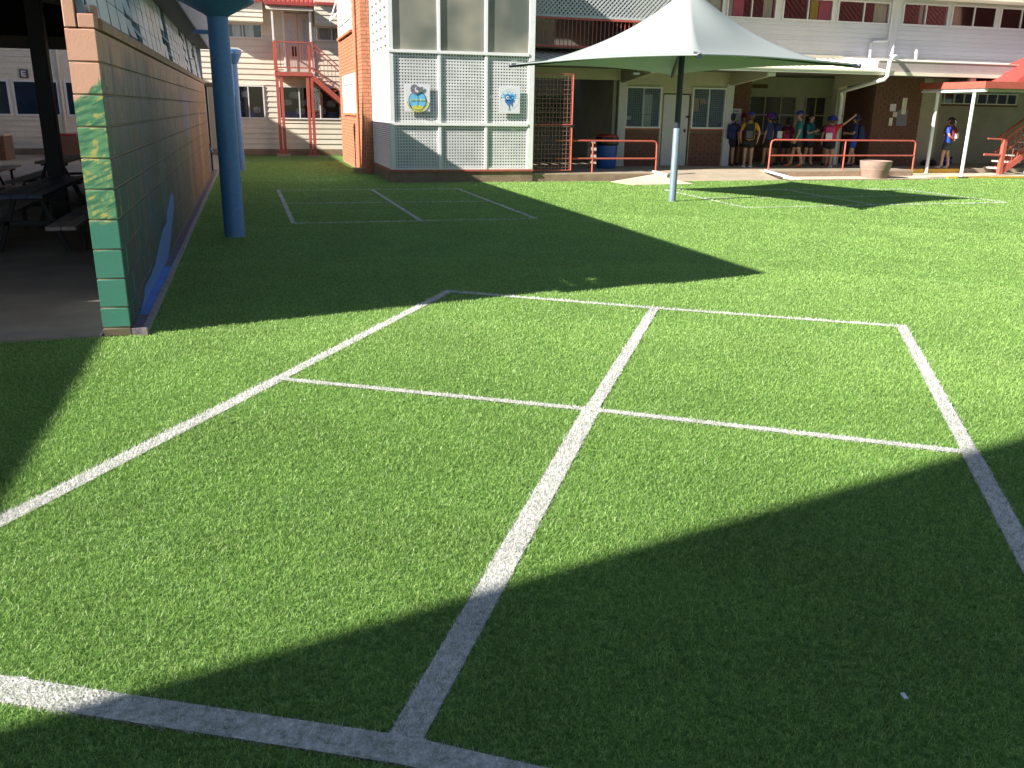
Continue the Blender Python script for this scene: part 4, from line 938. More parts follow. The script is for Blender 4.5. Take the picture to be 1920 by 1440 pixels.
# white pipe at the awning, and white bars standing in for sunlit slivers
MB().tube([(17.21, 21.8, 3.41), (17.14, 21.75, 3.12)], [.02, .05], 10).tube([(17.12, 21.7, 3.12), (16.4, 20.6, 3.03), (15.60, 19.74, 2.93), (15.50, 19.70, 2.86), (15.49, 19.70, 2.50), (15.42, 19.73, 2.42), (15.36, 19.85, 2.39), (15.80, 21.93, 2.17), (15.86, 21.98, 2.08), (15.88, 21.98, 1.9), (15.88, 21.98, .2)], .05, 10).build('downpipe', M['white'], mn, smooth=True)
MB().bar((16.49, 21.8, 3.04), (16.47, 21.8, 3.27), .04, .04).build('sunlit_sliver', M['white'], mn); MB().bar((17.99, 21.8, 3.06), (17.97, 21.8, 3.32), .05, .05).build('sunlit_sliver', M['white'], mn)
B('fascia_panel', mat('pinkish grey fascia paint', (.40, .35, .35), .6, .06, 3, 0, 40, .15), mn, (15.75, 27, 20.46, 20.515, 2.655, 2.91)); B('fascia_cap', M['cream'], mn, (15.75, 27, 20.44, 20.53, 2.911, 2.927))
ck = MB(); ck.v = [(15.745+i_*.01, y_, z_) for i_ in (0, 1) for y_, z_ in ((20.47, 2.66), (FY-.06, 3.0), (FY-.06, 3.06), (20.47, 2.90))]; ck.f = [(0, 1, 2, 3), (7, 6, 5, 4), (0, 4, 5, 1), (1, 5, 6, 2), (2, 6, 7, 3), (3, 7, 4, 0)]; ck.build('awning_cheek', M['cream'], mn)
MB().quadbox(slope_strip(15.756, 27, 20.53, FY-.065, 2.89, 3.045, .02)).build('upper_awning', M['shaded_cream'], mn)
B('pipe_strap', M['steel_black'], mn, (15.90, 16.04, 21.93, 21.94, 1.52, 1.54))
# eave
mb = MB().quadbox(slope_strip(10.6, 27.2, 21.38, FY+5, 4.66, 6.6, .05)); mb.build('roof', M['redroof'], mn)
B('eave_gutter', M['cream'], mn, (10.6, 27.2, 21.28, 21.38, 4.60, 4.70)); B('eave_lining', M['cream'], mn, (10.6, 27.2, 21.385, FY-.03, 4.62, 4.65))
# balcony upper left
BLY = 21.1
B('balcony_floor', M['kerbface'], mn, (6.14, 10.7, BLY-.02, 24, 2.98, 3.04)); B('balcony_edge', M['red'], mn, (6.14, 10.7, BLY-.06, BLY-.021, 3.0, 3.045))
B('balcony_rail', M['red'], mn, (6.14, 10.7, BLY-.03, BLY+.02, 3.62, 3.665))
for k in range(44): B('baluster', M['red'], mn, (6.2+k*.104, 6.213+k*.104, BLY-.01, BLY+.003, 3.046, 3.62))
B('lattice_rail', M['lattice'], mn, (6.14, 10.7, BLY-.03, BLY+.02, 3.668, 3.715))
mb = MB(); x = 5.3; 
while x < 10.7:
    for s, y in ((1, BLY-.01), (-1, BLY+.0)):
        a = Vector((x if s > 0 else x+.95, y, 3.715)); b_ = a+Vector((s*.95, 0, .95))
        # clip ends to bay
        if a.x < 6.14: t_ = (6.14-a.x)/(b_.x-a.x); a = a+(b_-a)*t_
        if b_.x < 6.14: t_ = (6.14-a.x)/(b_.x-a.x); b_ = a+(b_-a)*t_
        if b_.x > 10.7 and a.x < 10.7: t_ = (10.7-a.x)/(b_.x-a.x); b_ = a+(b_-a)*t_
        if a.x > 10.7: t_ = (a.x-10.7)/(a.x-b_.x); a = a+(b_-a)*t_
        if (b_-a).length > .05: mb.bar(a, b_, .008, .036, up=(0, 1, 0) if False else (0, 0, 1))
    x += .107
o = mb.build('lattice', M['lattice'], mn, fix=False)
B('balcony_wall', M['dimroom'], mn, (6.14, 10.75, 23.4, 23.5, 3.04, 5.0))
boards(mn, M['beige'], 6.2, 7.55, 3.05, 5.0, 22.4, .4, []); B('balcony_door', M['beige'], mn, (6.2, 7.55, 22.4, 22.45, 3.05, 5)); B('balcony_panel', M['beige'], mn, (9.5, 10.7, 22.0, 22.05, 3.05, 5)); B('balcony_lining', M['dimroom'], mn, (6.14, 10.75, 21.1, 23.4, 4.7, 4.76))
# red gate with wire mesh
gt = thing('mesh_gate', 'red framed wire mesh gate standing beside the white stairwell', 'gate', (6.9, 19.62, .18))
GX0, GX1, GZ0, GZ1, GY = 6.16, 7.10, .24, 2.34, 19.62
mb = MB().tube([(GX0, GY, GZ0), (GX1, GY, GZ0), (GX1, GY, GZ1), (GX0, GY, GZ1), (GX0, GY, GZ0)], .02, 8)
mb.tube([(GX0, GY, 1.25), (GX1, GY, 1.25)], .016, 8).build('gate_frame', M['red'], gt)
mb = MB(); x = GX0+.05
while x < GX1: mb.box(x-.0035, x+.0035, GY-.0035, GY+.0035, GZ0, GZ1); x += .085
z = GZ0+.07
while z < GZ1: mb.box(GX0, GX1, GY-.0095, GY-.0045, z-.004, z+.004); z += .1
mb.build('wire_mesh', M['wire'], gt, fix=False); B('latch', M['steel_black'], gt, (GX1-.05, GX1+.05, GY-.035, GY-.021, 1.20, 1.25))
# handrails
def handrail(x0, x1, zt, zm, zb, posts, y, label, ends):
    t = thing('handrail', label, 'railing', (x0, y, zb), 'red tubular handrails along the verandah')
    pts = []; r = .10
    if ends[0]: pts += [(x0, y, zb), (x0+.01, y, zt-r), (x0+.03, y, zt-.03), (x0+r, y, zt)]
    else: pts += [(x0, y, zt)]
    if ends[1]: pts += [(x1-r, y, zt), (x1-.03, y, zt-.03), (x1-.01, y, zt-r), (x1, y, zb)]
    else: pts += [(x1, y, zt)]
    MB().tube(pts, .022, 10).build('top_rail', M['red'], t, smooth=True); MB().tube([(x0+.01, y, zm), (x1-.01, y, zm)], .019, 10).build('mid_rail', M['red'], t, smooth=True)
    for p in posts: MB().tube([(p, y, zb), (p, y, zt-.01)], .021, 10).build('post', M['red'], t, smooth=True)
    return t
handrail(6.75, 9.28, .90, .50, .18, [7.65], 19.66, 'shorter red tubular handrail beside the mesh gate and blue bin', (0, 1))
handrail(12.62, 17.0, .93, .55, .18, [14.82], 20.12, 'longer red tubular handrail in front of the waiting children', (1, 1))
# bike-rack hoops behind
t = thing('bag_rack', 'thin grey hooped rack against the brick wall behind the long handrail', 'rack', (16.9, 22.9, .18))
for k in range(3): MB().tube([(16.3+k*.55, 23, .18), (16.3+k*.55, 23, .75), (16.36+k*.55, 23, .82), (16.62+k*.55, 23, .82), (16.68+k*.55, 23, .75), (16.68+k*.55, 23, .18)], .012, 8).build('hoop', M['galv'], t, smooth=True)
# bin
t = thing('wheelless_bin', 'round blue bin with a black liner and red lid rim behind the shorter handrail', 'bin', (8.62, 21.2, .18)); t.name = 'rubbish_bin'
MB().lathe((8.62, 21.2, .18), [(.235, 0), (.245, .02), (.27, .70)], 24).build('barrel', M['bin'], t, smooth=True)
MB().lathe((8.62, 21.2, .18), [(.272, .56), (.29, .60), (.30, .70), (.29, .76), (.24, .765)], 13).build('liner', M['black_plastic'], t)
MB().lathe((8.62, 21.2, .18), [(.275, .765), (.275, .80), (.2, .83)], 24).build('lid', M['redplastic'], t)
# notice papers
t = thing('paper_notice', 'white printed notice on the brick pier beside the waiting children', 'notice', (12.98, 22.57, 1.2))
B('sheet', M['paper'], t, (12.80, 13.14, 22.572, 22.578, 1.28, 1.68)); B('print', M['ink'], t, *[(12.84, 13.10-.04*(k % 3), 22.569, 22.5715, 1.33+k*.04, 1.338+k*.04) for k in range(4)], (12.86, 13.08, 22.569, 22.5715, 1.52, 1.55), (12.88, 13.05, 22.569, 22.5715, 1.60, 1.63))
t = thing('notice_board', 'faded collage of papers pinned to the dark brick wall', 'notice board', (18.05, 22.17, 1.2))
for x0, x1, z0, z1, mm in ((18.02, 18.38, 1.28, 1.72, 'ink'), (17.75, 17.95, 1.68, 1.88, 'paper'), (18.15, 18.3, 1.6, 2.05, 'curtain'), (17.78, 17.9, 1.28, 1.5, 'curtain'), (17.88, 18.02, 1.52, 1.66, 'pinkdoor'), (18.04, 18.3, 1.32, 1.44, 'paper')):
    B('sheet', M[mm], t, (x0-.1, x1-.1, 22.158-.003*random.random(), 22.168, z0, z1))
# camera-like small lamps under the awning
t = thing('flood_light', 'small grey flood lamp bracketed under the balcony edge', 'lamp', (8.75, 19.98, 2.42)); MB().box(8.70, 8.86, 19.96, 20.1, 2.38, 2.44).build('housing', M['galv'], t, bevel=.01); MB().bar((8.78, 20.0, 2.44), (8.78, 20.1, 2.58), .02).build('arm', M['steel_black'], t)

# planter tub
t = thing('planter_tub', 'round cast stone planter tub at the edge of the turf', 'planter', (15.34, 19.5, .03))
MB().lathe((15.34, 19.5, .03), [(.30, 0), (.32, .02), (.345, .20), (.355, .21), (.355, .23), (.37, .25), (.39, .40), (.395, .42), (.37, .425), (.35, .41), (.34, .36)], 32).build('tub', M['sandstone'], t, smooth=True)
MB().lathe((15.34, 19.5, .03), [(.33, .34), (.338, .36)], 24).build('soil', M['soil'], t)

# red roofed walkway cover
cv = thing('walkway_cover', 'white posted walkway cover with a red fascia at the right edge', 'shelter', (19, 20, .04))
for x, y, z in ((17.98, 19.42, .04), (18.05, 20.8, .04), (21.3, 20.6, .04)):
    MB().tube([(x, y, z), (x, y, 2.17)], .045, 12).build('post', M['white'], cv, smooth=True); B('base_plate', M['galv'], cv, (x-.09, x+.09, y-.09, y+.09, z, z+.012))
B('side_beam', M['white'], cv, (17.92, 18.03, 19.05, 21.3, 2.17, 2.215), (17.95, 18.06, 19.07, 21.28, 2.216, 2.255))
B('front_beam', M['render'], cv, (18.07, 25, 19.1, 19.2, 2.18, 2.25))
B('fascia', M['red'], cv, (17.88, 17.92, 19.0, 21.35, 2.257, 2.42), (17.921, 25, 19.0, 19.04, 2.257, 2.42))
mb = MB(); x = 17.93
while x < 24.9: mb.quadbox(slope_strip(x, x+.1, 19.05, 21.35, 2.36, 2.40, .012)); mb.quadbox(slope_strip(x+.1, x+.14, 19.05, 21.35, 2.375, 2.415, .02)); x += .14
mb.build('roof', M['redroof'], cv, fix=False)
rf = MB(); rf.v += [(19.3, 19.5, 2.44), (25, 19.5, 2.44), (25, 21.3, 2.44), (19.3, 21.3, 2.44), (21.6, 20.4, 3.6), (25, 20.4, 3.6)]; rf.f += [(0, 1, 5, 4), (2, 3, 4, 5), (3, 0, 4), (1, 2, 5), (0, 3, 2, 1)]; rf.build('raised_roof', M['redroof'], cv)
# red stair at right edge
sr = thing('red_staircase', 'red steel staircase climbing out of the picture at the right edge', 'staircase', (19.6, 19.8, .04))
B('newel_post', M['red'], sr, (19.87, 19.98, 20.1, 20.2, .04, 1.0))
for yy, xs_ in ((20.15, 0), (20.95, .55)):
    MB().bar((19.95+xs_, yy, .10), (22.2+xs_, yy, 1.55), .05, .16).build('stringer', M['red'], sr); MB().bar((19.90+xs_, yy, .97), (22.2+xs_, yy, 2.5), .05, .05).build('top_rail', M['red'], sr); MB().bar((19.90+xs_, yy, .62), (22.2+xs_, yy, 2.15), .035, .035).build('mid_rail', M['red'], sr)
for k in range(9): piece('tread', M['timber'], sr, 20.1+k*.24, 20.38+k*.24, 20.18, 20.92, .17+k*.176, .21+k*.176)
for k in range(12): MB().bar((20.1+k*.17, 20.15, .22+k*.11), (20.1+k*.17, 20.15, 1.08+k*.112), .014).build('baluster', M['red'], sr)
MB().tube([(19.30, 20.15, .58), (19.9, 20.15, .56)], .03, 8).tube([(19.35, 20.15, 1.0), (19.9, 20.15, .98)], .02, 8).build('side_rail', M['red'], sr)
t = thing('school_bag', 'dark school bag dumped by the grey wall behind the walkway post', 'bag', (19.4, 22.2, .15)); MB().ellip((19.3, 22.2, .24), (.28, .14, .10), 14, 6).build('bag_body', M['steel_black'], t, smooth=True); MB().tube([(19.15, 22.1, .3), (19.2, 22.02, .38), (19.35, 22.05, .36), (19.4, 22.1, .3)], .012, 6).build('strap', M['steel_black'], t)
t = thing('school_bag', 'navy school bag on the floor behind the lone standing girl', 'bag', (20.0, 22.2, .15)); MB().ellip((20.05, 22.3, .28), (.17, .13, .14), 14, 6).build('bag_body', M['bluetub'], t, smooth=True); MB().tube([(19.98, 22.2, .36), (20.05, 22.12, .42), (20.12, 22.2, .36)], .012, 6).build('strap', M['steel_black'], t)

# ------------------------------------------------------------------ shade umbrella
UXY = Vector((7.33, 14.76))
um = thing('shade_umbrella', 'large pale green square shade umbrella on one dark post standing in the turf', 'umbrella', (*UXY, 0))
MB().lathe((*UXY, 0), [(.066, 0), (.064, .01), (.064, 1.28), (.060, 1.285)], 20).build('sleeve', M['polegrey'], um, smooth=True)
MB().lathe((*UXY, 0), [(.054, 1.28), (.054, 3.55)], 18).build('post', M['polenavy'], um, smooth=True)
corn = [Vector((4.72, 16.22, 2.345)), Vector((6.25, 12.05, 2.345)), Vector((9.86, 13.40, 2.36)), Vector((8.62, 17.75, 2.31))]
apex = Vector((7.40, 14.78, 3.62))
NU, NR = 24, 18; mb = MB(); grid = []
for c in range(4):
    A, Bc = corn[c], corn[(c+1) % 4]
    for i in range(NU):
        u = i/NU; e = A.lerp(Bc, u); bow = 4*u*(1-u); cc = Vector((apex.x, apex.y, e.z)); e = e.lerp(cc, .11*bow); e.z += .05*bow
        col = []
        for j in range(NR+1):
            r = j/NR; ccx = Vector((apex.x, apex.y, 0)); ev = Vector((e.x, e.y, 0))-ccx; rm = 2.6; sm = min(1, r/.75); sm = sm*sm*(3-2*sm); ev2 = ev.normalized()*(rm*(1-sm)+ev.length*sm)*r; p = Vector((apex.x+ev2.x, apex.y+ev2.y, 0)); p.z = e.z+(apex.z-e.z)*((1-r)**1.72)
            sag = .05*math.sin(PI*r)*bow; p.z -= sag; col.append(p)
        grid.append(col)
k = len(mb.v)
for col in grid:
    for p in col: mb.v.append(tuple(p))
N = len(grid)
for i in range(N):
    for j in range(NR): a = i*(NR+1)+j; b_ = ((i+1) % N)*(NR+1)+j; mb.f.append((a, a+1, b_+1, b_))
cn = mb.build('canopy', M['cloth'], um, smooth=False)
cn.data.polygons.foreach_set('use_smooth', [True]*len(cn.data.polygons))
sol = cn.modifiers.new('thickness', 'SOLIDIFY'); sol.thickness = .006
# hem
mb = MB(); mb.tube([grid[i % N][NR] for i in range(N+1)], .011, 6, cap=False).build('hem', M['cloth'], um, smooth=True)
hub = Vector((*UXY, 2.62))
for c in corn:
    d_ = (c-hub); MB().tube([hub, c+d_.normalized()*.10+Vector((0, 0, -.015))], [.042, .034], 10).build('arm', M['polenavy'], um, smooth=True)
    ce = c+d_.normalized()*.06; MB().lathe((ce.x, ce.y, ce.z-.03), [(.03, 0), (.035, .02), (.035, .05), (.02, .06)], 10).build('corner_fitting', M['galv'], um, smooth=True)
MB().lathe((hub.x, hub.y, hub.z-.06), [(.075, 0), (.085, .02), (.085, .1), (.07, .12)], 16).build('hub', M['polenavy'], um, smooth=True)
MB().lathe((apex.x, apex.y, apex.z-.06), [(.10, 0), (.11, .03), (.05, .10), (.03, .14)], 16).build('cap', M['polenavy'], um, smooth=True)

# ------------------------------------------------------------------ buildings behind the photographer (they shade the near turf and show in the glass)
rb = thing('rear_block', 'tall weatherboard block behind the photographer that shades the near turf', 'building', (-12, -6, 0))
MB().quadbox([(-22, -12, 0), (-7.2, -12, 0), (-7.2, .56, 0), (-22, -3.2, 0), (-22, -12, 9.2), (-7.2, -12, 9.2), (-7.2, .56, 9.2), (-22, -3.2, 9.2)]).build('wall', M['cream'], rb)
B('roof', M['redroof'], rb, (-22, -7.3, -12, -3.3, 9.2, 9.5))
for k in range(4): B('window', M['steel_black'], rb, (-7.2, -7.18, -11+k*2.8, -9.4+k*2.8, 4.6, 6.0), (-7.2, -7.18, -11+k*2.8, -9.4+k*2.8, 1.1, 2.5))
lb = thing('side_block', 'low weatherboard block left of the turf that shades the hall forecourt', 'building', (-10, 3, 0))
B('wall', M['cream'], lb, (-15.9, -6.1, .5, 6.44, 0, 2.95)); B('roof', M['redroof'], lb, (-16, -5.96, .5, 6.45, 2.95, 3.0))
for k in range(2): B('window', M['steel_black'], lb, (-6.1, -6.08, 1.2+k*2.4, 2.6+k*2.4, 1.1, 2.2))
fb = thing('far_left_block', 'tall block beyond the hall that shades the foot of the far weatherboard wall', 'building', (-12, 26, 0))
B('wall', M['cream'], fb, (-20, -9.2, 20.6, 31.0, 0, 7.0)); B('roof', M['redroof'], fb, (-20.3, -9.0, 20.5, 31.1, 7.0, 7.08))
sb = thing('opposite_block', 'red roofed block across the yard that shows in the upper windows', 'building', (35, -14, 0))
B('wall', M['cream'], sb, (9, 75, -22, -9.2, 0, 5.6))
mb = MB(); x = 8.6
while x < 75:
    mb.quadbox(slope_strip(x, x+.28, -8.8, -16, 5.5, 11.0, .03)); mb.quadbox(slope_strip(x+.28, x+.4, -8.8, -16, 5.56, 11.06, .04)); x += .4
mb.build('roof', M['oldroof'], sb, fix=False); B('rear_slope', M['oldroof'], sb, (8.6, 75, -22, -16, 5.6, 10.9))

# ------------------------------------------------------------------ people
def flat(name, col, rough=.8): return mat(name, col, rough, .06, 12, .15, 60)
SK = {'fair': flat('fair skin', (.52, .30, .20), .55), 'tan': flat('tanned skin', (.36, .19, .115), .55)}
CL = {'yellow': flat('yellow shirt', (.62, .36, .03)), 'black': flat('black cloth', (.018, .018, .022)), 'navy': flat('navy cloth', (.02, .03, .11)), 'blue': flat('royal blue cloth', (.025, .075, .42)),
      'teal': flat('teal cloth', (.01, .16, .17)), 'red': flat('red cloth', (.50, .02, .02)), 'purple': flat('purple cloth', (.10, .015, .20)), 'hatblue': flat('royal blue hat cloth', (.03, .04, .30)),
      'maroon': flat('maroon cloth', (.17, .01, .03)), 'orange': flat('orange shoe', (.80, .15, .02)), 'pink': flat('pink bag cloth', (.60, .05, .18)), 'white': flat('white cloth', (.78, .78, .76)),
      'hair': flat('dark brown hair', (.02, .012, .008), .5), 'grey': flat('grey cloth', (.10, .105, .115)), 'green': flat('green shoe', (.05, .20, .14)), 'brownhair': flat('brown hair', (.09, .045, .02), .5), 'slate': flat('slate shorts', (.055, .058, .075))}
def skin(name, verts, edges, radii, material, parent, sub=2, root=0):
    me = bpy.data.meshes.new(name); me.from_pydata(verts, edges, []); o = bpy.data.objects.new(name, me); C.objects.link(o); o.parent = parent
    sk = o.modifiers.new('skin', 'SKIN'); sk.use_smooth_shade = True
    for i, r in enumerate(radii):
        r = r if isinstance(r, tuple) else (r, r); me.skin_vertices[0].data[i].radius = r; me.skin_vertices[0].data[i].use_root = (i == root)
    ss = o.modifiers.new('sub', 'SUBSURF'); ss.levels = sub; ss.render_levels = sub
    me.materials.append(material); return o
def person(loc, facing, h, label, skin_, shirt, short, shoe, hat=None, hatcol=None, hair='hair', pack=None, arms=None, step=.0, turn=0.0, sock=None, skirt=False, lean=0.0, ponytail=False, shoe2=None):
    """facing: degrees, 0 looks towards -y (the camera), 90 towards +x.  Body drawn looking to -y, metres at 1.45 m tall"""
    k = h/1.45; t = thing('person', label, 'person', loc)
    def s(p): return (p[0]*k, (p[1]-lean*p[2]*.12)*k, p[2]*k)
    arms = arms or {}
    Lh = arms.get('L', [(.20, .03, .86), (.23, -.03, .66)]); Rh = arms.get('R', [(-.20, .03, .86), (-.23, -.03, .66)])
    V = []; E_ = []; Rr = []
    def add(p, r, par=None):
        V.append(s(p)); Rr.append((r[0]*k, r[1]*k) if isinstance(r, tuple) else r*k)
        if par is not None: E_.append((par, len(V)-1))
        return len(V)-1
    pel = add((0, 0, .76), (.115, .085)); be = add((0, 0, .90), (.105, .075), pel); ch = add((0, .0, 1.05), (.125, .08), be); nb = add((0, .01, 1.17), (.055, .055), ch)
    nk = add((0, 0, 1.215), (.042, .045), nb); hj = add((0, -.012, 1.265), (.060, .068), nk); hm = add((0, -.004, 1.335), (.076, .088), hj); ht = add((0, 0, 1.405), (.058, .068), hm)
    ns = add((0, -.098, 1.315), (.010, .012), hm); 
    for sgn, (el, ha) in ((1, Lh), (-1, Rh)):
        sh = add((sgn*.145, .0, 1.115), (.048, .05), ch); e = add(el, .032, sh); wv = Vector(ha)-Vector(el); wr = add(tuple(Vector(el)+wv*.93), (.021, .024), e)
        dn = wv.normalized(); pm = add(tuple(Vector(ha)+dn*.035), (.026, .016), wr); side = dn.cross(Vector((sgn, .3, .2))).normalized()
        for q, (off, L_) in enumerate(((-.024, .042), (-.008, .052), (.008, .048), (.022, .036))):
            f1 = add(tuple(Vector(ha)+dn*.062+side*off), .0085, pm); add(tuple(Vector(ha)+dn*(.062+L_)+side*off*1.2+Vector((-sgn*.012, -.006, 0))), .0065, f1)
        add(tuple(Vector(ha)+dn*.045-side*.042), .0085, pm)
    feet = []
    for sgn, st_ in ((1, step), (-1, -step)):
        hp = add((sgn*.068, 0, .70), (.074, .078), pel); kn = add((sgn*.082, -.02-st_*.45, .405), .052, hp); cf = add((sgn*.084, -.005-st_*.75, .30), .050, kn); an = add((sgn*.086, .01-st_, .085), .034, cf)
        hl = add((sgn*.086, .02-st_, .035), .032, an); to = add((sgn*.095, -.12-st_, .025), (.034, .022), an); feet.append((sgn, st_))
    skin('body', V, E_, Rr, SK[skin_], t, 1)
    # shirt
    V, E_, Rr = [], [], []
    a00 = add((0, 0, .66), (.155, .118)); a0 = add((0, 0, .77), (.15, .112), a00); a1 = add((0, 0, .90), (.135, .10), a0); a2 = add((0, 0, 1.05), (.148, .102), a1); a3 = add((0, .008, 1.165), (.075, .068), a2)
    for sgn, (el, ha) in ((1, Lh), (-1, Rh)):
        sh = add((sgn*.145, 0, 1.11), (.062, .062), a2); e2 = Vector((sgn*.145, 0, 1.11)).lerp(Vector(el), .78); add(tuple(e2), .054, sh)
    skin('shirt', V, E_, Rr, CL[shirt], t, 1)
    V, E_, Rr = [], [], []
    a0 = add((0, 0, .79), (.136, .105)); a1 = add((0, 0, .70), (.14, .105), a0)
    for sgn, st_ in ((1, step), (-1, -step)):
        h1 = add((sgn*.07, -.005-st_*.15, .62), (.092, .092), a1); add((sgn*.078, -.018-st_*.36, .48), (.088, .09), h1)
    if skirt: add((0, -.01, .50), (.17, .13), a1)
    skin('shorts', V, E_, Rr, CL[short], t, 1)
    for i, (sgn, st_) in enumerate(feet):
        V, E_, Rr = [], [], []; c0 = add((sgn*.087, .03-st_, .045), (.044, .042)); c1 = add((sgn*.092, -.06-st_, .038), (.045, .034), c0); add((sgn*.098, -.15-st_, .030), (.036, .024), c1); add((sgn*.086, .015-st_, .09), .040, c0)
        o = skin('shoe', V, E_, Rr, CL[shoe if i == 0 or not shoe2 else shoe2], t, 1)
        if sock: V, E_, Rr = [], [], []; c0 = add((sgn*.0865, .012-st_, .10), .041); add((sgn*.086, .005-st_*.92, .17), .043, c0); skin('sock', V, E_, Rr, CL[sock], t, 1)
    # hair, hat, face
    R_ = None
    mb = MB(); mb.ellip(s((0, .012, 1.335)), (.086*k, .094*k, .092*k), 16, 8, -.15)
    mb.ellip(s((0, .035, 1.30)), (.078*k, .07*k, .085*k), 14, 7)
    hr = mb.build('hair', CL[hair], None, smooth=True); hr.parent = t
    if ponytail:
        o = MB().tube([s((0, .09, 1.36)), s((0, .15, 1.30)), s((0, .16, 1.15)), s((0, .14, 1.02))], [.03*k, .036*k, .032*k, .012*k], 10).build('ponytail', CL[hair], None, smooth=True); o.parent = t
    if hat:
        mb = MB(); mb.ellip(s((0, .004, 1.350)), (.094*k, .102*k, .092*k), 18, 8, 0.0)
        if hat == 'cap': mb.tube([s((0, -.06, 1.358)), s((0, -.12, 1.355)), s((0, -.165, 1.345))], [.075*k, .06*k, .03*k], 12)
        else: mb.lathe(s((0, 0, 1.32)), [(.150*k, -.028*k), (.152*k, -.022*k), (.10*k, .040*k), (.095*k, .045*k)], 22)
        o = mb.build('cap' if hat == 'cap' else 'bucket_hat', CL[hatcol], None, smooth=True)
        if hat == 'cap':
            for v in o.data.vertices:
                if v.co.y < s((0, -.105, 0))[1]: v.co.z = s((0, 0, 1.352))[2]+(v.co.z-s((0, 0, 1.352))[2])*.12
        o.parent = t
    for sgn in (-1, 1):
        o = MB().ellip(s((sgn*.030, -.083, 1.338)), (.011*k, .006*k, .008*k), 8, 5).build('eye', CL['hair'], None, smooth=True); o.parent = t
        o = MB().ellip(s((sgn*.079, .004, 1.325)), (.010*k, .018*k, .026*k), 8, 5).build('ear', SK[skin_], None, smooth=True); o.parent = t
    o = MB().ellip(s((0, -.082, 1.278)), (.022*k, .006*k, .006*k), 8, 5).build('mouth', CL['maroon'], None, smooth=True); o.parent = t
    if pack:
        body_c, pocket_c = pack[:2]; big = pack[2] if len(pack) > 2 else 1.0
        mb = MB().box(-.125*k*big, .125*k*big, .105*k, (.105+.13*big)*k, (1.13-.40*big)*k, 1.13*k)
        o = mb.build('backpack', CL[body_c], None, bevel=.045*k); o.parent = t
        p = MB().box(-.09*k*big, .09*k*big, (.09+.13*big)*k, (.14+.145*big)*k, (1.16-.40*big)*k, (1.16-.20*big)*k).build('pocket', CL[pocket_c], None, bevel=.025*k); p.parent = o
        for sgn in (-1, 1):
            q = MB().tube([s((sgn*.09, .11, 1.13)), s((sgn*.095, .04, 1.205)), s((sgn*.10, -.075, 1.16)), s((sgn*.10, -.115, 1.02)), s((sgn*.10, -.07, .90)), s((sgn*.11, .10, .84))], .016*k, 8).build('strap', CL[body_c], None, smooth=True); q.parent = o
    t.rotation_euler = (0, 0, math.radians(facing)); return t
FZ = .18
down = [(.19, .04, .90), (.20, .02, .69)]; downR = [(-.19, .04, .90), (-.20, .02, .69)]
person((12.75, 21.38, FZ), 147, 1.44, 'child in a yellow shirt and blue cap seen from behind, black backpack on', 'fair', 'yellow', 'black', 'white', 'cap', 'hatblue', 'brownhair', ('black', 'grey'), {'L': [(.24, .03, .92), (.22, -.02, .72)], 'R': [(-.25, .03, .92), (-.21, -.02, .70)]}, sock='yellow', skirt=True)
person((12.55, 22.0, FZ), 155, 1.40, 'child in dark clothes mostly hidden behind the yellow shirted one', 'fair', 'navy', 'black', 'black', 'cap', 'navy', pack=('navy', 'navy'))
person((13.10, 22.35, FZ), 335, 1.40, 'child in maroon standing between the yellow shirt and the purple hat', 'tan', 'maroon', 'black', 'black', 'cap', 'maroon')
person((13.42, 21.55, FZ), 215, 1.43, 'child in a navy shirt and purple bucket hat looking to the left', 'tan', 'navy', 'black', 'green', 'bucket', 'purple', arms={'L': [(.16, -.02, .90), (.14, -.06, .70)], 'R': downR}, step=.05, skirt=True)
person((13.72, 21.85, FZ), 200, 1.42, 'child in dark clothes with a navy and white backpack behind the purple hat', 'tan', 'navy', 'black', 'black', 'cap', 'navy', pack=('navy', 'white'))
person((14.12, 22.35, FZ), 30, 1.30, 'child in a mustard shirt reaching out behind the teal shirted boy', 'tan', 'yellow', 'black', 'black', None, None, 'hair', arms={'L': [(.17, -.14, 1.0), (.12, -.32, 1.02)], 'R': [(-.17, -.14, 1.0), (-.12, -.30, 1.0)]})
person((14.28, 21.45, FZ), 242, 1.49, 'boy in a teal shirt and blue cap facing left with orange shoes', 'fair', 'teal', 'black', 'orange', 'cap', 'hatblue', 'brownhair', None, {'L': [(.19, -.0, .90), (.20, -.08, .70)], 'R': [(-.18, -.02, .9), (-.17, -.10, .7)]}, step=-.13, sock='white')
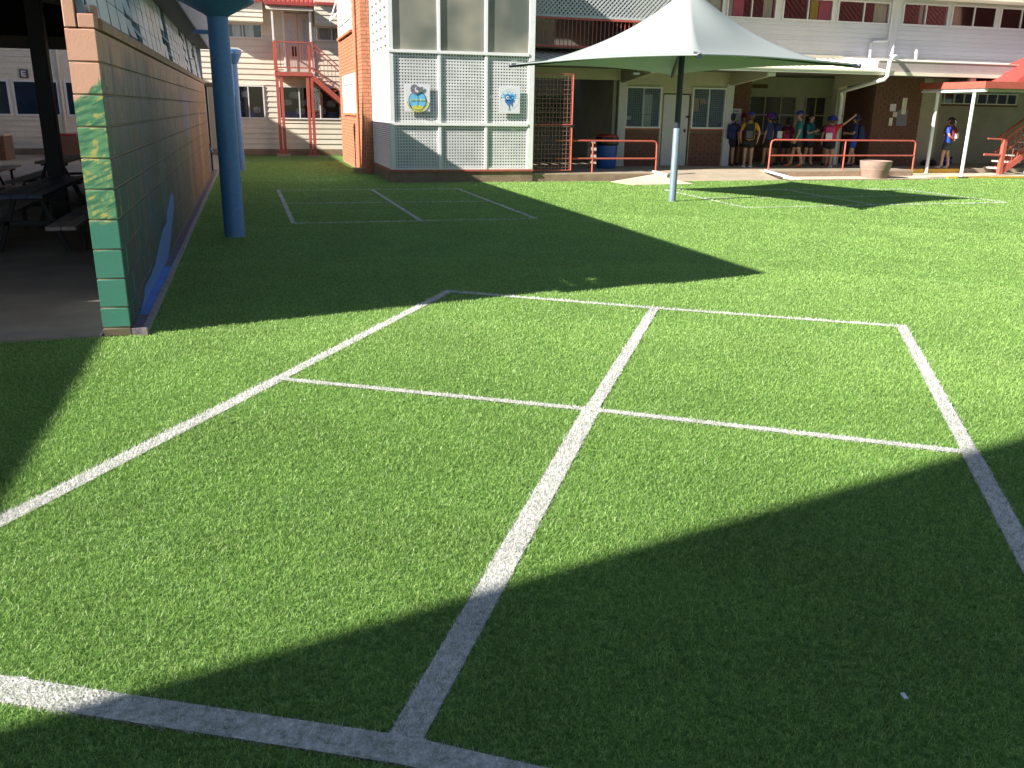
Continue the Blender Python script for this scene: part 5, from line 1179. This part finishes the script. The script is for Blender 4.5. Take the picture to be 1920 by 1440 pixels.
person((14.55, 22.4, FZ), 140, 1.30, 'child with a maroon bag behind the boy in teal', 'tan', 'maroon', 'black', 'black', None, None, pack=('maroon', 'pink'))
person((14.83, 21.75, FZ), 22, 1.42, 'girl in a teal shirt with dark tied hair clasping her hands', 'fair', 'teal', 'black', 'grey', None, None, 'hair', ('navy', 'navy', .9), {'L': [(.18, -.05, .90), (.04, -.20, .98)], 'R': [(-.18, -.05, .90), (-.04, -.20, .96)]}, step=.06, ponytail=True, skirt=True)
person((15.22, 21.32, FZ), 130, 1.38, 'child in a red shirt and blue bucket hat pointing, with a pink and white backpack', 'fair', 'red', 'black', 'pink', 'bucket', 'hatblue', 'brownhair', ('pink', 'white'), {'L': [(.24, .02, .90), (.26, -.06, .70)], 'R': [(-.30, -.12, 1.22), (-.50, -.20, 1.40)]}, step=.10, shoe2='white')
person((15.62, 22.0, FZ), 330, 1.37, 'child in dark clothes with black hair standing between the pink bag and the column', 'tan', 'navy', 'navy', 'black', None, None, 'hair', None, {'L': [(.17, -.05, .90), (.05, -.18, .90)], 'R': downR}, skirt=True)
person((16.15, 21.6, FZ), 240, 1.42, 'child all in navy with a bucket hat and blue backpack facing left', 'fair', 'navy', 'blue', 'navy', 'bucket', 'navy', 'brownhair', ('navy', 'navy', 1.08), {'L': [(.17, -.04, .90), (.08, -.20, .92)], 'R': [(-.17, -.04, .90), (-.06, -.20, .90)]}, step=.07)
person((18.78, 20.98, .15), 205, 1.42, 'lone girl in a blue shirt and dark shorts, hands behind her, under a patterned bag', 'fair', 'blue', 'slate', 'white', None, None, 'hair', ('maroon', 'white', .8), {'L': [(.20, .10, .92), (.06, .16, .84)], 'R': [(-.20, .10, .92), (-.04, .17, .84)]}, sock='white', ponytail=True, step=.06)

# scraps on the turf
t = tag(MB().quadbox([(1.63, 1.655, .012), (1.642, 1.652, .012), (1.645, 1.674, .016), (1.633, 1.676, .014), (1.63, 1.655, .014), (1.642, 1.652, .014), (1.645, 1.674, .018), (1.633, 1.676, .016)]).build('paper_scrap', M['paper']), 'tiny white scrap of paper lying on the shaded near turf', 'litter')
